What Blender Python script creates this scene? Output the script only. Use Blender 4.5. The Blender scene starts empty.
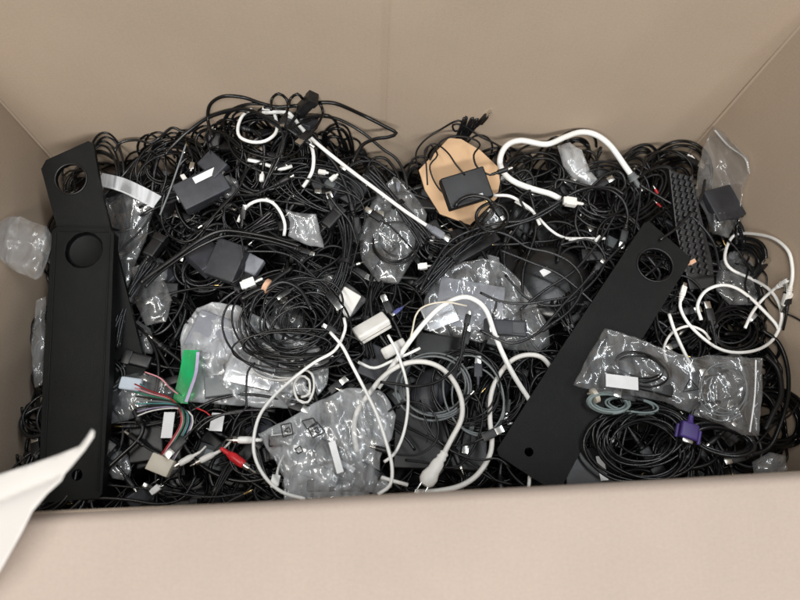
import bpy, bmesh, math, random
import numpy as np
from mathutils import Vector, Matrix, noise
from mathutils.geometry import delaunay_2d_cdt
R = math.radians
RNG = random.Random(11)
sc = bpy.context.scene
COL = sc.collection

# ------------------------------------------------------------------ camera
F = 575.0; CAMH = 1.0
zc = Vector((27, 214, F)).normalized()
s_ = 0.035
xc = Vector((1, s_, -(zc.x + zc.y * s_) / zc.z)).normalized()
yc = zc.cross(xc).normalized()
ROT = Matrix((xc, yc, zc))           # world <- camera
CAMP = Vector((0, 0, CAMH))
cd = bpy.data.cameras.new('camera'); cam = bpy.data.objects.new('camera', cd); COL.objects.link(cam)
cam.matrix_world = Matrix.Translation(CAMP) @ ROT.to_4x4()
cd.sensor_width = 36; cd.lens = 36 * F / 800; cd.clip_start = .02; cd.clip_end = 60
sc.camera = cam
cd.dof.use_dof = True; cd.dof.focus_distance = .99; cd.dof.aperture_fstop = 2.3

def ray(px, py):
    return ROT @ Vector((px - 400, -(py - 300), -F))
def P0(px, py, z=0.0):
    d = ray(px, py); t = (z - CAMH) / d.z
    return CAMP + d * t
# box walls (plan lines at z=0)
BL = P0(54, 160); BR = P0(687, 155)
LF = P0(10, 470); RF = P0(802, 450)
FZ = 0.30
FA = P0(0, 515.5, FZ); FB = P0(800, 471.5, FZ)
def plan_line(a, b, inside):
    a = Vector((a.x, a.y)); b = Vector((b.x, b.y)); d = (b - a).normalized(); n = Vector((-d.y, d.x))
    if (inside - a).dot(n) < 0: n = -n
    return a, n
CEN = Vector((P0(370, 320).x, P0(370, 320).y))
WALLS = {'back': plan_line(BL, BR, CEN), 'left': plan_line(BL, LF, CEN), 'right': plan_line(BR, RF, CEN), 'front': plan_line(FA, FB, CEN)}
def isect(l1, l2):
    a, n = l1; b, m = l2
    det = n.x * m.y - n.y * m.x
    c1 = a.dot(n); c2 = b.dot(m)
    return Vector(((c1 * m.y - n.y * c2) / det, (n.x * c2 - c1 * m.x) / det))
def P(px, py, z=0.0, m=0.006):
    """the point seen at photo pixel px,py at height z, held inside the box walls"""
    d = ray(px, py); t = (z - CAMH) / d.z; q = CAMP + d * t
    for k in ('back', 'left', 'right'):
        a, n = WALLS[k]
        e = (Vector((q.x, q.y)) - a).dot(n) - m
        if e < 0:
            dn = d.x * n.x + d.y * n.y
            if abs(dn) > 1e-6 and q.z < .6:
                t2 = (m + (a - Vector((CAMP.x, CAMP.y))).dot(n)) / dn
                if 0 < t2 < t: t = t2; q = CAMP + d * t; continue
            q = q + Vector((n.x, n.y, 0)) * -e
    a, n = WALLS['front']
    e = (Vector((q.x, q.y)) - a).dot(n) - m
    if e < 0: q = q + Vector((n.x, n.y, 0)) * -e
    return q
def S(px, py, z=0.0): return (P0(px + 1, py, z) - P0(px, py, z)).length
def gauss(px, py, cx, cy, sx, sy): return math.exp(-((px - cx) / sx) ** 2 - ((py - cy) / sy) ** 2)
def hump(px, py):
    return (.105 * gauss(px, py, 265, 130, 95, 70) + .03 * gauss(px, py, 120, 160, 50, 40) + .045 * gauss(px, py, 560, 150, 110, 55)
            + .02 * gauss(px, py, 450, 150, 50, 40))

# ------------------------------------------------------------------ materials
def newmat(name):
    m = bpy.data.materials.new(name); m.use_nodes = True; nt = m.node_tree; nt.nodes.clear()
    out = nt.nodes.new('ShaderNodeOutputMaterial'); return m, nt, out
def N(nt, t, **kw):
    n = nt.nodes.new(t)
    for k, v in kw.items():
        if k in n.inputs: n.inputs[k].default_value = v
        else: setattr(n, k, v)
    return n
def plain(name, col, rough=.4, metal=0.0, spec=.5, var=.25, scale=60, bump=.0, bscale=300, rvar=.1, coat=0, dust=0):
    m, nt, out = newmat(name)
    b = N(nt, 'ShaderNodeBsdfPrincipled'); b.inputs['Metallic'].default_value = metal
    b.inputs['Specular IOR Level'].default_value = spec; b.inputs['Coat Weight'].default_value = coat
    g = N(nt, 'ShaderNodeNewGeometry')
    n = N(nt, 'ShaderNodeTexNoise', Scale=scale, Detail=4.0); nt.links.new(g.outputs['Position'], n.inputs['Vector'])
    r = N(nt, 'ShaderNodeMapRange'); nt.links.new(n.outputs['Fac'], r.inputs['Value'])
    r.inputs['From Min'].default_value = .3; r.inputs['From Max'].default_value = .7
    r.inputs['To Min'].default_value = 1 - var; r.inputs['To Max'].default_value = 1 + var
    oi = N(nt, 'ShaderNodeObjectInfo')
    r2 = N(nt, 'ShaderNodeMapRange'); nt.links.new(oi.outputs['Random'], r2.inputs['Value'])
    r2.inputs['To Min'].default_value = 1 - var; r2.inputs['To Max'].default_value = 1 + var
    mm = N(nt, 'ShaderNodeMath', operation='MULTIPLY'); nt.links.new(r.outputs[0], mm.inputs[0]); nt.links.new(r2.outputs[0], mm.inputs[1])
    vm = N(nt, 'ShaderNodeVectorMath', operation='SCALE'); vm.inputs[0].default_value = col[:3]; nt.links.new(mm.outputs[0], vm.inputs['Scale'])
    if dust:
        nd = N(nt, 'ShaderNodeTexNoise', Scale=22.0, Detail=9.0, Roughness=.8, Distortion=.6); nt.links.new(g.outputs['Position'], nd.inputs['Vector'])
        rd = N(nt, 'ShaderNodeMapRange'); nt.links.new(nd.outputs['Fac'], rd.inputs['Value']); rd.inputs['From Min'].default_value = .5; rd.inputs['From Max'].default_value = .8; rd.inputs['To Max'].default_value = dust
        mp2 = N(nt, 'ShaderNodeMapping'); mp2.inputs['Scale'].default_value = (1, .05, .3); mp2.inputs['Rotation'].default_value = (0, 0, .9); nt.links.new(g.outputs['Position'], mp2.inputs['Vector'])
        ns = N(nt, 'ShaderNodeTexNoise', Scale=420.0, Detail=2.0); nt.links.new(mp2.outputs[0], ns.inputs['Vector'])
        rs = N(nt, 'ShaderNodeMapRange'); nt.links.new(ns.outputs['Fac'], rs.inputs['Value']); rs.inputs['From Min'].default_value = .70; rs.inputs['From Max'].default_value = .76; rs.inputs['To Max'].default_value = dust * 1.4
        ad = N(nt, 'ShaderNodeMath', operation='ADD'); ad.use_clamp = True; nt.links.new(rd.outputs[0], ad.inputs[0]); nt.links.new(rs.outputs[0], ad.inputs[1])
        mx = N(nt, 'ShaderNodeMix', data_type='RGBA'); nt.links.new(ad.outputs[0], mx.inputs[0]); nt.links.new(vm.outputs[0], mx.inputs[6]); mx.inputs[7].default_value = (.16, .155, .145, 1)
        nt.links.new(mx.outputs[2], b.inputs['Base Color'])
    else: nt.links.new(vm.outputs[0], b.inputs['Base Color'])
    r3 = N(nt, 'ShaderNodeMapRange'); nt.links.new(n.outputs['Fac'], r3.inputs['Value'])
    r3.inputs['To Min'].default_value = max(.02, rough - rvar); r3.inputs['To Max'].default_value = rough + rvar
    nt.links.new(r3.outputs[0], b.inputs['Roughness'])
    if bump:
        n2 = N(nt, 'ShaderNodeTexNoise', Scale=bscale, Detail=3.0); nt.links.new(g.outputs['Position'], n2.inputs['Vector'])
        bp = N(nt, 'ShaderNodeBump', Strength=bump, Distance=.001); nt.links.new(n2.outputs['Fac'], bp.inputs['Height'])
        nt.links.new(bp.outputs[0], b.inputs['Normal'])
    nt.links.new(b.outputs[0], out.inputs[0]); return m
def cardboard(name, col):
    m, nt, out = newmat(name)
    b = N(nt, 'ShaderNodeBsdfPrincipled', Roughness=.85); b.inputs['Specular IOR Level'].default_value = .25
    tc = N(nt, 'ShaderNodeTexCoord')
    mp = N(nt, 'ShaderNodeMapping'); mp.inputs['Scale'].default_value = (1, 6, 6); nt.links.new(tc.outputs['UV'], mp.inputs['Vector'])
    n1 = N(nt, 'ShaderNodeTexNoise', Scale=3.5, Detail=6.0, Roughness=.6); nt.links.new(tc.outputs['UV'], n1.inputs['Vector'])
    n2 = N(nt, 'ShaderNodeTexNoise', Scale=90.0, Detail=5.0, Roughness=.7); nt.links.new(mp.outputs[0], n2.inputs['Vector'])
    n3 = N(nt, 'ShaderNodeTexNoise', Scale=420.0, Detail=2.0); nt.links.new(tc.outputs['UV'], n3.inputs['Vector'])
    # flute lines faintly telegraphing through the liner
    w = N(nt, 'ShaderNodeTexWave', Scale=36.0, Distortion=.6); w.bands_direction = 'X'; nt.links.new(tc.outputs['UV'], w.inputs['Vector'])
    def rng(src, lo, hi):
        r = N(nt, 'ShaderNodeMapRange'); nt.links.new(src, r.inputs['Value']); r.inputs['From Min'].default_value = .25; r.inputs['From Max'].default_value = .75
        r.inputs['To Min'].default_value = lo; r.inputs['To Max'].default_value = hi; return r.outputs[0]
    def mul(a, c):
        q = N(nt, 'ShaderNodeMath', operation='MULTIPLY'); nt.links.new(a, q.inputs[0]); nt.links.new(c, q.inputs[1]); return q.outputs[0]
    k = mul(mul(rng(n1.outputs['Fac'], .93, 1.07), rng(n2.outputs['Fac'], .95, 1.05)), mul(rng(n3.outputs['Fac'], .93, 1.07), rng(w.outputs['Fac'], .996, 1.004)))
    vm = N(nt, 'ShaderNodeVectorMath', operation='SCALE'); vm.inputs[0].default_value = col; nt.links.new(k, vm.inputs['Scale'])
    # scuffs: paler rubbed patches
    n4 = N(nt, 'ShaderNodeTexNoise', Scale=7.0, Detail=8.0, Roughness=.75, Distortion=1.5); nt.links.new(tc.outputs['UV'], n4.inputs['Vector'])
    r4 = N(nt, 'ShaderNodeMapRange'); nt.links.new(n4.outputs['Fac'], r4.inputs['Value']); r4.inputs['From Min'].default_value = .62; r4.inputs['From Max'].default_value = .72; r4.inputs['To Max'].default_value = .22
    mx = N(nt, 'ShaderNodeMix', data_type='RGBA'); nt.links.new(r4.outputs[0], mx.inputs[0]); nt.links.new(vm.outputs[0], mx.inputs[6]); mx.inputs[7].default_value = (col[0] * 1.15, col[1] * 1.17, col[2] * 1.2, 1)
    nt.links.new(mx.outputs[2], b.inputs['Base Color'])
    bp = N(nt, 'ShaderNodeBump', Strength=.12, Distance=.0006); nt.links.new(n2.outputs['Fac'], bp.inputs['Height'])
    nt.links.new(bp.outputs[0], b.inputs['Normal'])
    nt.links.new(b.outputs[0], out.inputs[0]); return m
def film(name, tint=(.97, .975, .98), milk=.05, gloss=.75, rough=.09, bump=.2, sheen=.03, dcol=(.80, .83, .86)):
    m, nt, out = newmat(name)
    tr = N(nt, 'ShaderNodeBsdfTransparent'); tr.inputs['Color'].default_value = (*tint, 1)
    gl = N(nt, 'ShaderNodeBsdfGlossy', Roughness=rough); gl.inputs['Color'].default_value = (1, 1, 1, 1)
    g = N(nt, 'ShaderNodeNewGeometry'); oi = N(nt, 'ShaderNodeObjectInfo')
    cm = N(nt, 'ShaderNodeCombineXYZ'); mu = N(nt, 'ShaderNodeMath', operation='MULTIPLY'); mu.inputs[1].default_value = 3.1; nt.links.new(oi.outputs['Random'], mu.inputs[0]); nt.links.new(mu.outputs[0], cm.inputs['Z'])
    mp = N(nt, 'ShaderNodeMapping'); mp.inputs['Scale'].default_value = (1, .22, 1); nt.links.new(g.outputs['Position'], mp.inputs['Vector']); nt.links.new(cm.outputs[0], mp.inputs['Rotation'])
    n = N(nt, 'ShaderNodeTexNoise', Scale=42.0, Detail=2.0, Roughness=.5, Distortion=1.0); nt.links.new(mp.outputs[0], n.inputs['Vector'])
    bp = N(nt, 'ShaderNodeBump', Strength=bump, Distance=.004); nt.links.new(n.outputs['Fac'], bp.inputs['Height'])
    nt.links.new(bp.outputs[0], gl.inputs['Normal'])
    dt = N(nt, 'ShaderNodeVectorMath', operation='DOT_PRODUCT'); nt.links.new(bp.outputs[0], dt.inputs[0]); nt.links.new(g.outputs['Incoming'], dt.inputs[1])
    def mth(op, a, c):
        q = N(nt, 'ShaderNodeMath', operation=op)
        for k, v in enumerate((a, c)):
            if isinstance(v, (int, float)): q.inputs[k].default_value = v
            elif v is not None: nt.links.new(v, q.inputs[k])
        return q
    ab = mth('ABSOLUTE', dt.outputs['Value'], None); om = mth('SUBTRACT', 1.0, ab.outputs[0]); om.use_clamp = True
    pw = mth('POWER', om.outputs[0], 4.0)
    ml = N(nt, 'ShaderNodeMath', operation='MULTIPLY_ADD'); ml.inputs[1].default_value = gloss; ml.inputs[2].default_value = .055; ml.use_clamp = True
    nt.links.new(pw.outputs[0], ml.inputs[0])
    m1 = N(nt, 'ShaderNodeMixShader'); nt.links.new(ml.outputs[0], m1.inputs[0]); nt.links.new(tr.outputs[0], m1.inputs[1]); nt.links.new(gl.outputs[0], m1.inputs[2])
    g2 = N(nt, 'ShaderNodeBsdfGlossy', Roughness=.32); g2.inputs['Color'].default_value = (1, 1, 1, 1); nt.links.new(bp.outputs[0], g2.inputs['Normal'])
    m3 = N(nt, 'ShaderNodeMixShader'); m3.inputs[0].default_value = sheen; nt.links.new(m1.outputs[0], m3.inputs[1]); nt.links.new(g2.outputs[0], m3.inputs[2])
    df = N(nt, 'ShaderNodeBsdfDiffuse'); df.inputs['Color'].default_value = (*dcol, 1)
    m2 = N(nt, 'ShaderNodeMixShader')
    # haze gathers unevenly in the creased film
    n2 = N(nt, 'ShaderNodeTexNoise', Scale=34.0, Detail=3.0, Distortion=1.5); nt.links.new(mp.outputs[0], n2.inputs['Vector'])
    r2 = N(nt, 'ShaderNodeMapRange'); nt.links.new(n2.outputs['Fac'], r2.inputs['Value']); r2.inputs['From Min'].default_value = .35; r2.inputs['From Max'].default_value = .7; r2.inputs['To Min'].default_value = milk * .4; r2.inputs['To Max'].default_value = min(1, milk * 2.1)
    nt.links.new(r2.outputs[0], m2.inputs[0])
    nt.links.new(m3.outputs[0], m2.inputs[1]); nt.links.new(df.outputs[0], m2.inputs[2]); nt.links.new(m2.outputs[0], out.inputs[0])
    return m
M = dict(
    card=cardboard('cardboard_inside', (.47, .375, .288)), cardf=cardboard('cardboard_outside', (.405, .33, .28)), cardx=cardboard('cardboard_scrap', (.60, .40, .24)),
    cable=plain('black_pvc', (.0045, .0045, .005), .30, spec=.45), cable2=plain('black_pvc_matte', (.006, .006, .0065), .42, spec=.35), cable3=plain('charcoal_pvc', (.009, .0095, .011), .28),
    plastic=plain('black_plastic', (.007, .007, .008), .38, bump=.3, bscale=900, dust=.05), bezel=plain('black_textured_plastic', (.003, .0037, .0036), .46, spec=.22, bump=.6, bscale=1400, var=.12, dust=.035),
    grey=plain('dark_grey_plastic', (.032, .034, .042), .45, bump=.3, bscale=900, dust=.1), lgrey=plain('light_grey_plastic', (.20, .21, .24), .45, var=.1),
    cgrey=plain('grey_pvc', (.16, .175, .18), .4, var=.15), cgreen=plain('grey_green_pvc', (.20, .25, .25), .4, var=.12),
    white=plain('white_pvc', (.86, .86, .84), .38, var=.05), whiteb=plain('off_white_pvc', (.78, .765, .73), .42, var=.06), ivory=plain('ivory_pvc', (.62, .57, .47), .42, var=.06),
    label=plain('paper_label', (.80, .81, .82), .6, var=.05), metal=plain('nickel', (.65, .64, .60), .25, metal=1.0, var=.1), gold=plain('gold', (.7, .5, .2), .25, metal=1.0, var=.1),
    red=plain('red_pvc', (.45, .015, .02), .35), green=plain('green_pvc', (.03, .25, .13), .4), teal=plain('teal_pvc', (.05, .22, .22), .4), pink=plain('pink_pvc', (.6, .25, .28), .4),
    violet=plain('violet_plastic', (.055, .032, .17), .45), lilac=plain('lilac_pvc', (.4, .33, .5), .4), blue=plain('blue_plastic', (.05, .06, .2), .4), orange=plain('orange_plastic', (.65, .25, .10), .5),
    band=plain('tan_rubber', (.60, .36, .24), .6), paper=plain('white_paper', (.60, .57, .54), .7, var=.03, scale=8), key=plain('black_keycap', (.009, .009, .0095), .5, bump=.4, bscale=700),
    film=film('clear_film', milk=.05), filmd=film('thin_clear_film', milk=.035, gloss=.6, sheen=.04), filmm=film('milky_film', milk=.10, sheen=.04), filmz=film('silvery_film', milk=.20, gloss=1.0, sheen=.14, bump=.3), filmg=film('frosted_zip_film', milk=.40, gloss=.1, sheen=.0, bump=.05),
    zgreen=film('green_zip_film', tint=(.3, .9, .5), milk=.6, dcol=(.02, .42, .14), gloss=.4, sheen=.03), foam=plain('pale_foam', (.55, .62, .70), .8, var=.06), filmb=film('milky_bag_film', milk=.17, sheen=.05), ink=plain('grey_ink', (.01, .011, .013), .7), bed=plain('near_black', (.006, .006, .006), .8),  # bed: plain near-black for adapter seams, contact slots and button gap
    tape=plain('silver_foil', (.55, .56, .58), .3, metal=.8, var=.1),
)

# ------------------------------------------------------------------ object helpers
def tag(o, label=None, cat=None, group=None, kind=None):
    if label: o['label'] = label
    if cat: o['category'] = cat
    if group: o['group'] = group
    if kind: o['kind'] = kind
    return o
WM = {}
def link(o, M4, parent=None):
    COL.objects.link(o)
    if parent is not None:
        o.parent = parent; o.matrix_basis = WM[parent.name].inverted() @ M4
    else: o.matrix_basis = M4
    WM[o.name] = M4.copy(); return o
def empty(name, M4): return link(bpy.data.objects.new(name, None), M4)
def mesh_obj(name, V, Fc, mat, M4=None, parent=None, smooth=True, recenter=False, mats=None, mi=None):
    V = [tuple(v) for v in V]
    if recenter:
        a = np.array(V); c = a.mean(0); c[2] = a[:, 2].min(); M4 = Matrix.Translation(Vector(c)); V = (a - c).tolist()
    me = bpy.data.meshes.new(name); me.from_pydata(V, [], Fc); me.update()
    for q in (mats or [mat]): me.materials.append(q)
    if mi is not None: me.polygons.foreach_set('material_index', mi)
    if smooth: me.polygons.foreach_set('use_smooth', [True] * len(me.polygons))
    return link(bpy.data.objects.new(name, me), M4 or Matrix(), parent)
class MB:
    def __init__(s): s.V = []; s.F = []
    def add(s, V, Fc, T=None):
        n = len(s.V)
        s.V += [tuple(T @ Vector(v)) if T else tuple(v) for v in V]; s.F += [tuple(i + n for i in f) for f in Fc]; return s
    def box(s, c, d, bev=.001, seg=2, T=None, taper=1.0):
        bm = bmesh.new(); bmesh.ops.create_cube(bm, size=1)
        for v in bm.verts:
            k = taper if v.co.z > 0 else 1
            v.co = Vector((v.co.x * d[0] * k, v.co.y * d[1] * k, v.co.z * d[2]))
        b = min(bev, min(d) * .45)
        if b > 0: bmesh.ops.bevel(bm, geom=list(bm.edges), offset=b, segments=seg, profile=.6, affect='EDGES')
        for v in bm.verts: v.co += Vector(c)
        bm.verts.index_update()
        s.add([v.co.copy() for v in bm.verts], [[v.index for v in f.verts] for f in bm.faces], T); bm.free(); return s
    def lathe(s, prof, axis='X', n=14, T=None, c=(0, 0, 0)):
        V = []; Fc = []
        for (a, r) in prof:
            for k in range(n):
                t = 2 * math.pi * k / n; u, w = r * math.cos(t), r * math.sin(t)
                V.append({'X': (a, u, w), 'Y': (u, a, w), 'Z': (u, w, a)}[axis])
        V = [(v[0] + c[0], v[1] + c[1], v[2] + c[2]) for v in V]
        for i in range(len(prof) - 1):
            for k in range(n): Fc.append((i * n + k, i * n + (k + 1) % n, (i + 1) * n + (k + 1) % n, (i + 1) * n + k))
        Fc.append(tuple(range(n))[::-1]); Fc.append(tuple((len(prof) - 1) * n + k for k in range(n)))
        return s.add(V, Fc, T)
    def tube(s, pts, r, n=8, closed=False):
        V, Fc = tube_geo(pts, r, n, closed); return s.add(V, Fc)
    def build(s, name, mat, M4=None, parent=None, smooth=True, **k):
        o = mesh_obj(name, s.V, s.F, mat, M4, parent, smooth, **k)
        if smooth:
            try: o.data.set_sharp_from_angle(angle=R(40))
            except Exception: pass
        return o
def tube_geo(pts, r, n=8, closed=False):
    p = np.array([tuple(q) for q in pts], float)
    t = np.gradient(p, axis=0)
    if closed: t = np.roll(p, -1, 0) - np.roll(p, 1, 0)
    t /= np.linalg.norm(t, axis=1)[:, None] + 1e-12
    up = np.array([0, 0, 1.0]); nn = np.zeros_like(p); a = np.cross(t[0], up)
    if np.linalg.norm(a) < 1e-3: a = np.array([1.0, 0, 0])
    a /= np.linalg.norm(a)
    for i in range(len(p)):
        a = a - t[i] * a.dot(t[i]); a /= np.linalg.norm(a) + 1e-12; nn[i] = a
    bb = np.cross(t, nn); ang = np.arange(n) * 2 * math.pi / n
    rr = (np.array(r) if np.ndim(r) else np.full(len(p), r))[:, None, None]
    V = p[:, None, :] + rr * (np.cos(ang)[None, :, None] * nn[:, None, :] + np.sin(ang)[None, :, None] * bb[:, None, :])
    V = V.reshape(-1, 3); m = len(p); i = np.arange(m if closed else m - 1)[:, None]; k = np.arange(n)[None, :]
    j = (i + 1) % m
    Fc = np.stack([i * n + k, i * n + (k + 1) % n, j * n + (k + 1) % n, j * n + k], -1).reshape(-1, 4).tolist()
    if not closed: Fc.append(list(range(n))[::-1]); Fc.append([(m - 1) * n + q for q in range(n)])
    return V.tolist(), Fc
def spline(pts, step=.006):
    p = [Vector(q) for q in pts]
    p = [p[0] * 2 - p[1]] + p + [p[-1] * 2 - p[-2]]; out = []
    for i in range(1, len(p) - 2):
        a, b, c, d = p[i - 1:i + 3]; m = max(2, int((c - b).length / step))
        for k in range(m):
            t = k / m
            out.append(.5 * ((2 * b) + (c - a) * t + (2 * a - 5 * b + 4 * c - d) * t * t + (3 * b - a - 3 * c + d) * t ** 3))
    out.append(p[-2]); return out
def dir_frame(o, x, up=Vector((0, 0, 1))):
    x = x.normalized(); y = up.cross(x)
    if y.length < 1e-3: y = Vector((0, 1, 0))
    y.normalize(); z = x.cross(y)
    return Matrix(((x.x, y.x, z.x, o.x), (x.y, y.y, z.y, o.y), (x.z, y.z, z.z, o.z), (0, 0, 0, 1)))
def frame(px, py, z, ang=0, tx=0, ty=0):
    o = P(px, py, z, .012); e = P0(px + 10 * math.cos(R(ang)), py - 10 * math.sin(R(ang)), z) - P0(px, py, z)
    return Matrix.Translation(o) @ Matrix.Rotation(math.atan2(e.y, e.x), 4, 'Z') @ Matrix.Rotation(R(tx), 4, 'X') @ Matrix.Rotation(R(ty), 4, 'Y')

# ------------------------------------------------------------------ plugs (built along +X from the cord's end)
def plug(kind, T, parent, body='plastic', r=.002, scale=1.0):
    T = T @ Matrix.Diagonal((scale, scale, scale, 1))
    m = M[body]
    rel = MB().lathe([(-.012, r * 1.1), (-.009, r * 1.5), (-.007, r * 1.25), (-.005, r * 1.7), (-.003, r * 1.4), (0, r * 1.9), (.002, r * 2)], n=10)
    if kind == 'usb':
        rel.box((.013, 0, 0), (.024, .014, .008), .0025); b = rel.build('plug', m, T, parent)
        MB().box((.031, 0, 0), (.014, .011, .0042), .0006).build('metal_shell', M['metal'], T, b)
    elif kind == 'mini':
        rel.box((.010, 0, 0), (.018, .010, .007), .0022); b = rel.build('plug', m, T, parent)
        MB().box((.0225, 0, 0), (.008, .007, .002), .0004).build('metal_shell', M['metal'], T, b)
    elif kind == 'barrel':
        rel.lathe([(0, r * 1.8), (.001, .0045), (.016, .0045), (.019, .0038), (.0195, .003)], n=14); b = rel.build('plug', m, T, parent)
        MB().lathe([(.019, .0026), (.028, .0026), (.0285, .0018)], n=12).build('metal_tip', M['metal'], T, b)
    elif kind == 'rca':
        rel.lathe([(0, r * 1.8), (.001, .004), (.006, .0052), (.018, .0052), (.022, .0044), (.0225, .004)], n=14); b = rel.build('plug', m, T, parent)
        MB().lathe([(.022, .0042), (.029, .0042), (.0291, .0034)], n=14).lathe([(.028, .0015), (.038, .0015), (.039, .0008)], n=8).build('metal_tip', M['metal'], T, b)
    elif kind == 'block':
        rel.box((.012, 0, 0), (.020, .016, .011), .0012).box((.024, 0, .001), (.005, .013, .008), .0006); b = rel.build('plug', m, T, parent)
    elif kind == 'iec':
        rel.lathe([(-.028, r * 1.1), (-.024, r * 1.5), (-.02, r * 1.3), (-.015, r * 1.7), (-.012, r * 1.5)], n=10)
        rel.box((.018, 0, 0), (.036, .022, .017), .004, 3).box((.040, 0, 0), (.014, .024, .019), .002, 2); b = rel.build('plug', m, T, parent)
        c = MB()
        for dy in (-.006, 0, .006): c.box((.0472, dy, .002 if dy else -.003), (.0006, .0018, .004), .0002)
        c.build('contact_slot', M['bed'], T, b)
    elif kind == 'vga':
        rel.box((.016, 0, 0), (.028, .030, .014), .004, 3); b = rel.build('plug', m, T, parent)
        MB().box((.0335, 0, 0), (.007, .018, .008), .002).build('metal_shell', M['metal'], T, b)
        for dy in (-.019, .019): MB().lathe([(-.002, .003), (.02, .003), (.021, .0025)], n=10, c=(.012, dy, 0)).build('thumbscrew', m, T, b)
    elif kind == 'mains':
        q = MB().lathe([(-.030, r), (-.027, r * 1.7), (-.023, r * 1.4), (-.019, r * 1.9), (-.015, r * 1.6), (-.010, r * 2.2), (-.004, r * 2.4), (.004, .010), (.015, .0135), (.024, .0125), (.030, .008), (.031, .003)], n=20)
        q.V = [(x, y, z * .72) for x, y, z in q.V]; b = q.build('plug', m, T, parent)
        for dy in (-.006, .006): MB().box((.038, dy, 0), (.018, .0018, .007), .0006).build('prong', M['metal'], T, b)
    elif kind == 'jack':
        rel.lathe([(0, r * 1.8), (.001, .003), (.012, .0032), (.0125, .0022)], n=12); b = rel.build('plug', m, T, parent)
        MB().lathe([(.0125, .0017), (.024, .0017), (.025, .0012), (.027, .0006)], n=10).build('metal_tip', M['gold'], T, b)
    return b

def zval(z, px, py): return z
def cable(name, label, pts, z=.04, r=.0022, mat='cable', group=None, ends=(None, None), body=None, amp=.006, seed=0, cat='cable', n=8, pscale=1.0, rel=False):
    rr = random.Random(hash(label) % 99991 if seed == 0 else seed) if False else random.Random(len(label) * 131 + int(pts[0][0] * 7 + pts[0][1] * 13) + seed)
    ph = rr.random() * 6.28; W = []; L = 0
    for i, q in enumerate(pts):
        if i: L += math.hypot(q[0] - pts[i - 1][0], q[1] - pts[i - 1][1])
        zz = (q[2] if len(q) > 2 else z) + amp * math.sin(L / 42 + ph) + hump(q[0], q[1])
        W.append(P(q[0], q[1], zz, r + .003))
    C = spline(W)
    V, Fc = tube_geo(C, r, n)
    o = mesh_obj(name, V, Fc, M[mat], recenter=True); tag(o, label, cat, group)
    for e, k in enumerate(ends):
        if k:
            a, b = (C[0], C[2]) if e == 0 else (C[-1], C[-3])
            plug(k, dir_frame(a, a - b), o, body or ('plastic' if mat.startswith('c') and mat not in ('cgrey', 'cgreen') else 'white'), r, pscale)
    return o

# ------------------------------------------------------------------ cardboard box
def wall_quad(name, a, b, z0, z1, th, n_out, mat, parent, bow=0.0, nx=30, nz=12, crease=None):
    """upright panel between plan points a and b, thickness outward, slight bow, UVs in metres"""
    V = []; Fc = []; UV = []
    L = (b - a).length
    for side in (0, 1):
        for j in range(nz + 1):
            for i in range(nx + 1):
                u = i / nx; v = j / nz; q = a.lerp(b, u); off = th * side + .0045 * noise.noise(Vector((u * 3.2, v * 1.6, L * 7)))
                off -= bow * math.sin(math.pi * u) * (v * .7 + .3)
                if crease: off += .0042 * math.exp(-((u - crease) * L / .0045) ** 2)
                V.append((q.x + n_out.x * off, q.y + n_out.y * off, z0 + (z1 - z0) * v)); UV.append((u * L, (z0 + (z1 - z0) * v)))
    K = (nx + 1) * (nz + 1)
    for side in (0, 1):
        for j in range(nz):
            for i in range(nx):
                f = [side * K + j * (nx + 1) + i, side * K + j * (nx + 1) + i + 1, side * K + (j + 1) * (nx + 1) + i + 1, side * K + (j + 1) * (nx + 1) + i]
                Fc.append(f if side else f[::-1])
    def strip(idx):
        for p, q in zip(idx[:-1], idx[1:]): Fc.append([p, q, q + K, p + K])
    strip([nz * (nx + 1) + i for i in range(nx + 1)]); strip([i for i in range(nx + 1)][::-1])
    strip([j * (nx + 1) for j in range(nz + 1)]); strip([j * (nx + 1) + nx for j in range(nz + 1)][::-1])
    o = mesh_obj(name, V, Fc, M[mat], Matrix(), parent)
    uvl = o.data.uv_layers.new(name='uv')
    for lp in o.data.loops: uvl.data[lp.index].uv = UV[lp.vertex_index]
    o.data.set_sharp_from_angle(angle=R(40)); return o
cBL = isect(WALLS['back'], WALLS['left']); cBR = isect(WALLS['back'], WALLS['right'])
cFL = isect(WALLS['front'], WALLS['left']); cFR = isect(WALLS['front'], WALLS['right'])
box = empty('cardboard_box', Matrix.Translation(Vector((CEN.x, CEN.y, -.16))))
tag(box, 'huge open corrugated cardboard box holding the whole heap of cables', 'box')
ZB, ZT = -.16, .47
o = wall_quad('back_panel', cBL, cBR, ZB, ZT, .009, -WALLS['back'][1], 'card', box, bow=.006, nx=320, crease=.505)
wall_quad('side_panel', cFL, cBL, ZB, ZT, .009, -WALLS['left'][1], 'card', box, bow=-.004, nx=40)
wall_quad('side_panel', cBR, cFR, ZB, ZT, .009, -WALLS['right'][1], 'card', box, bow=-.004, nx=40)
wall_quad('front_panel', cFR, cFL, ZB, FZ - .012, .009, -WALLS['front'][1], 'card', box, nx=40)
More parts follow.
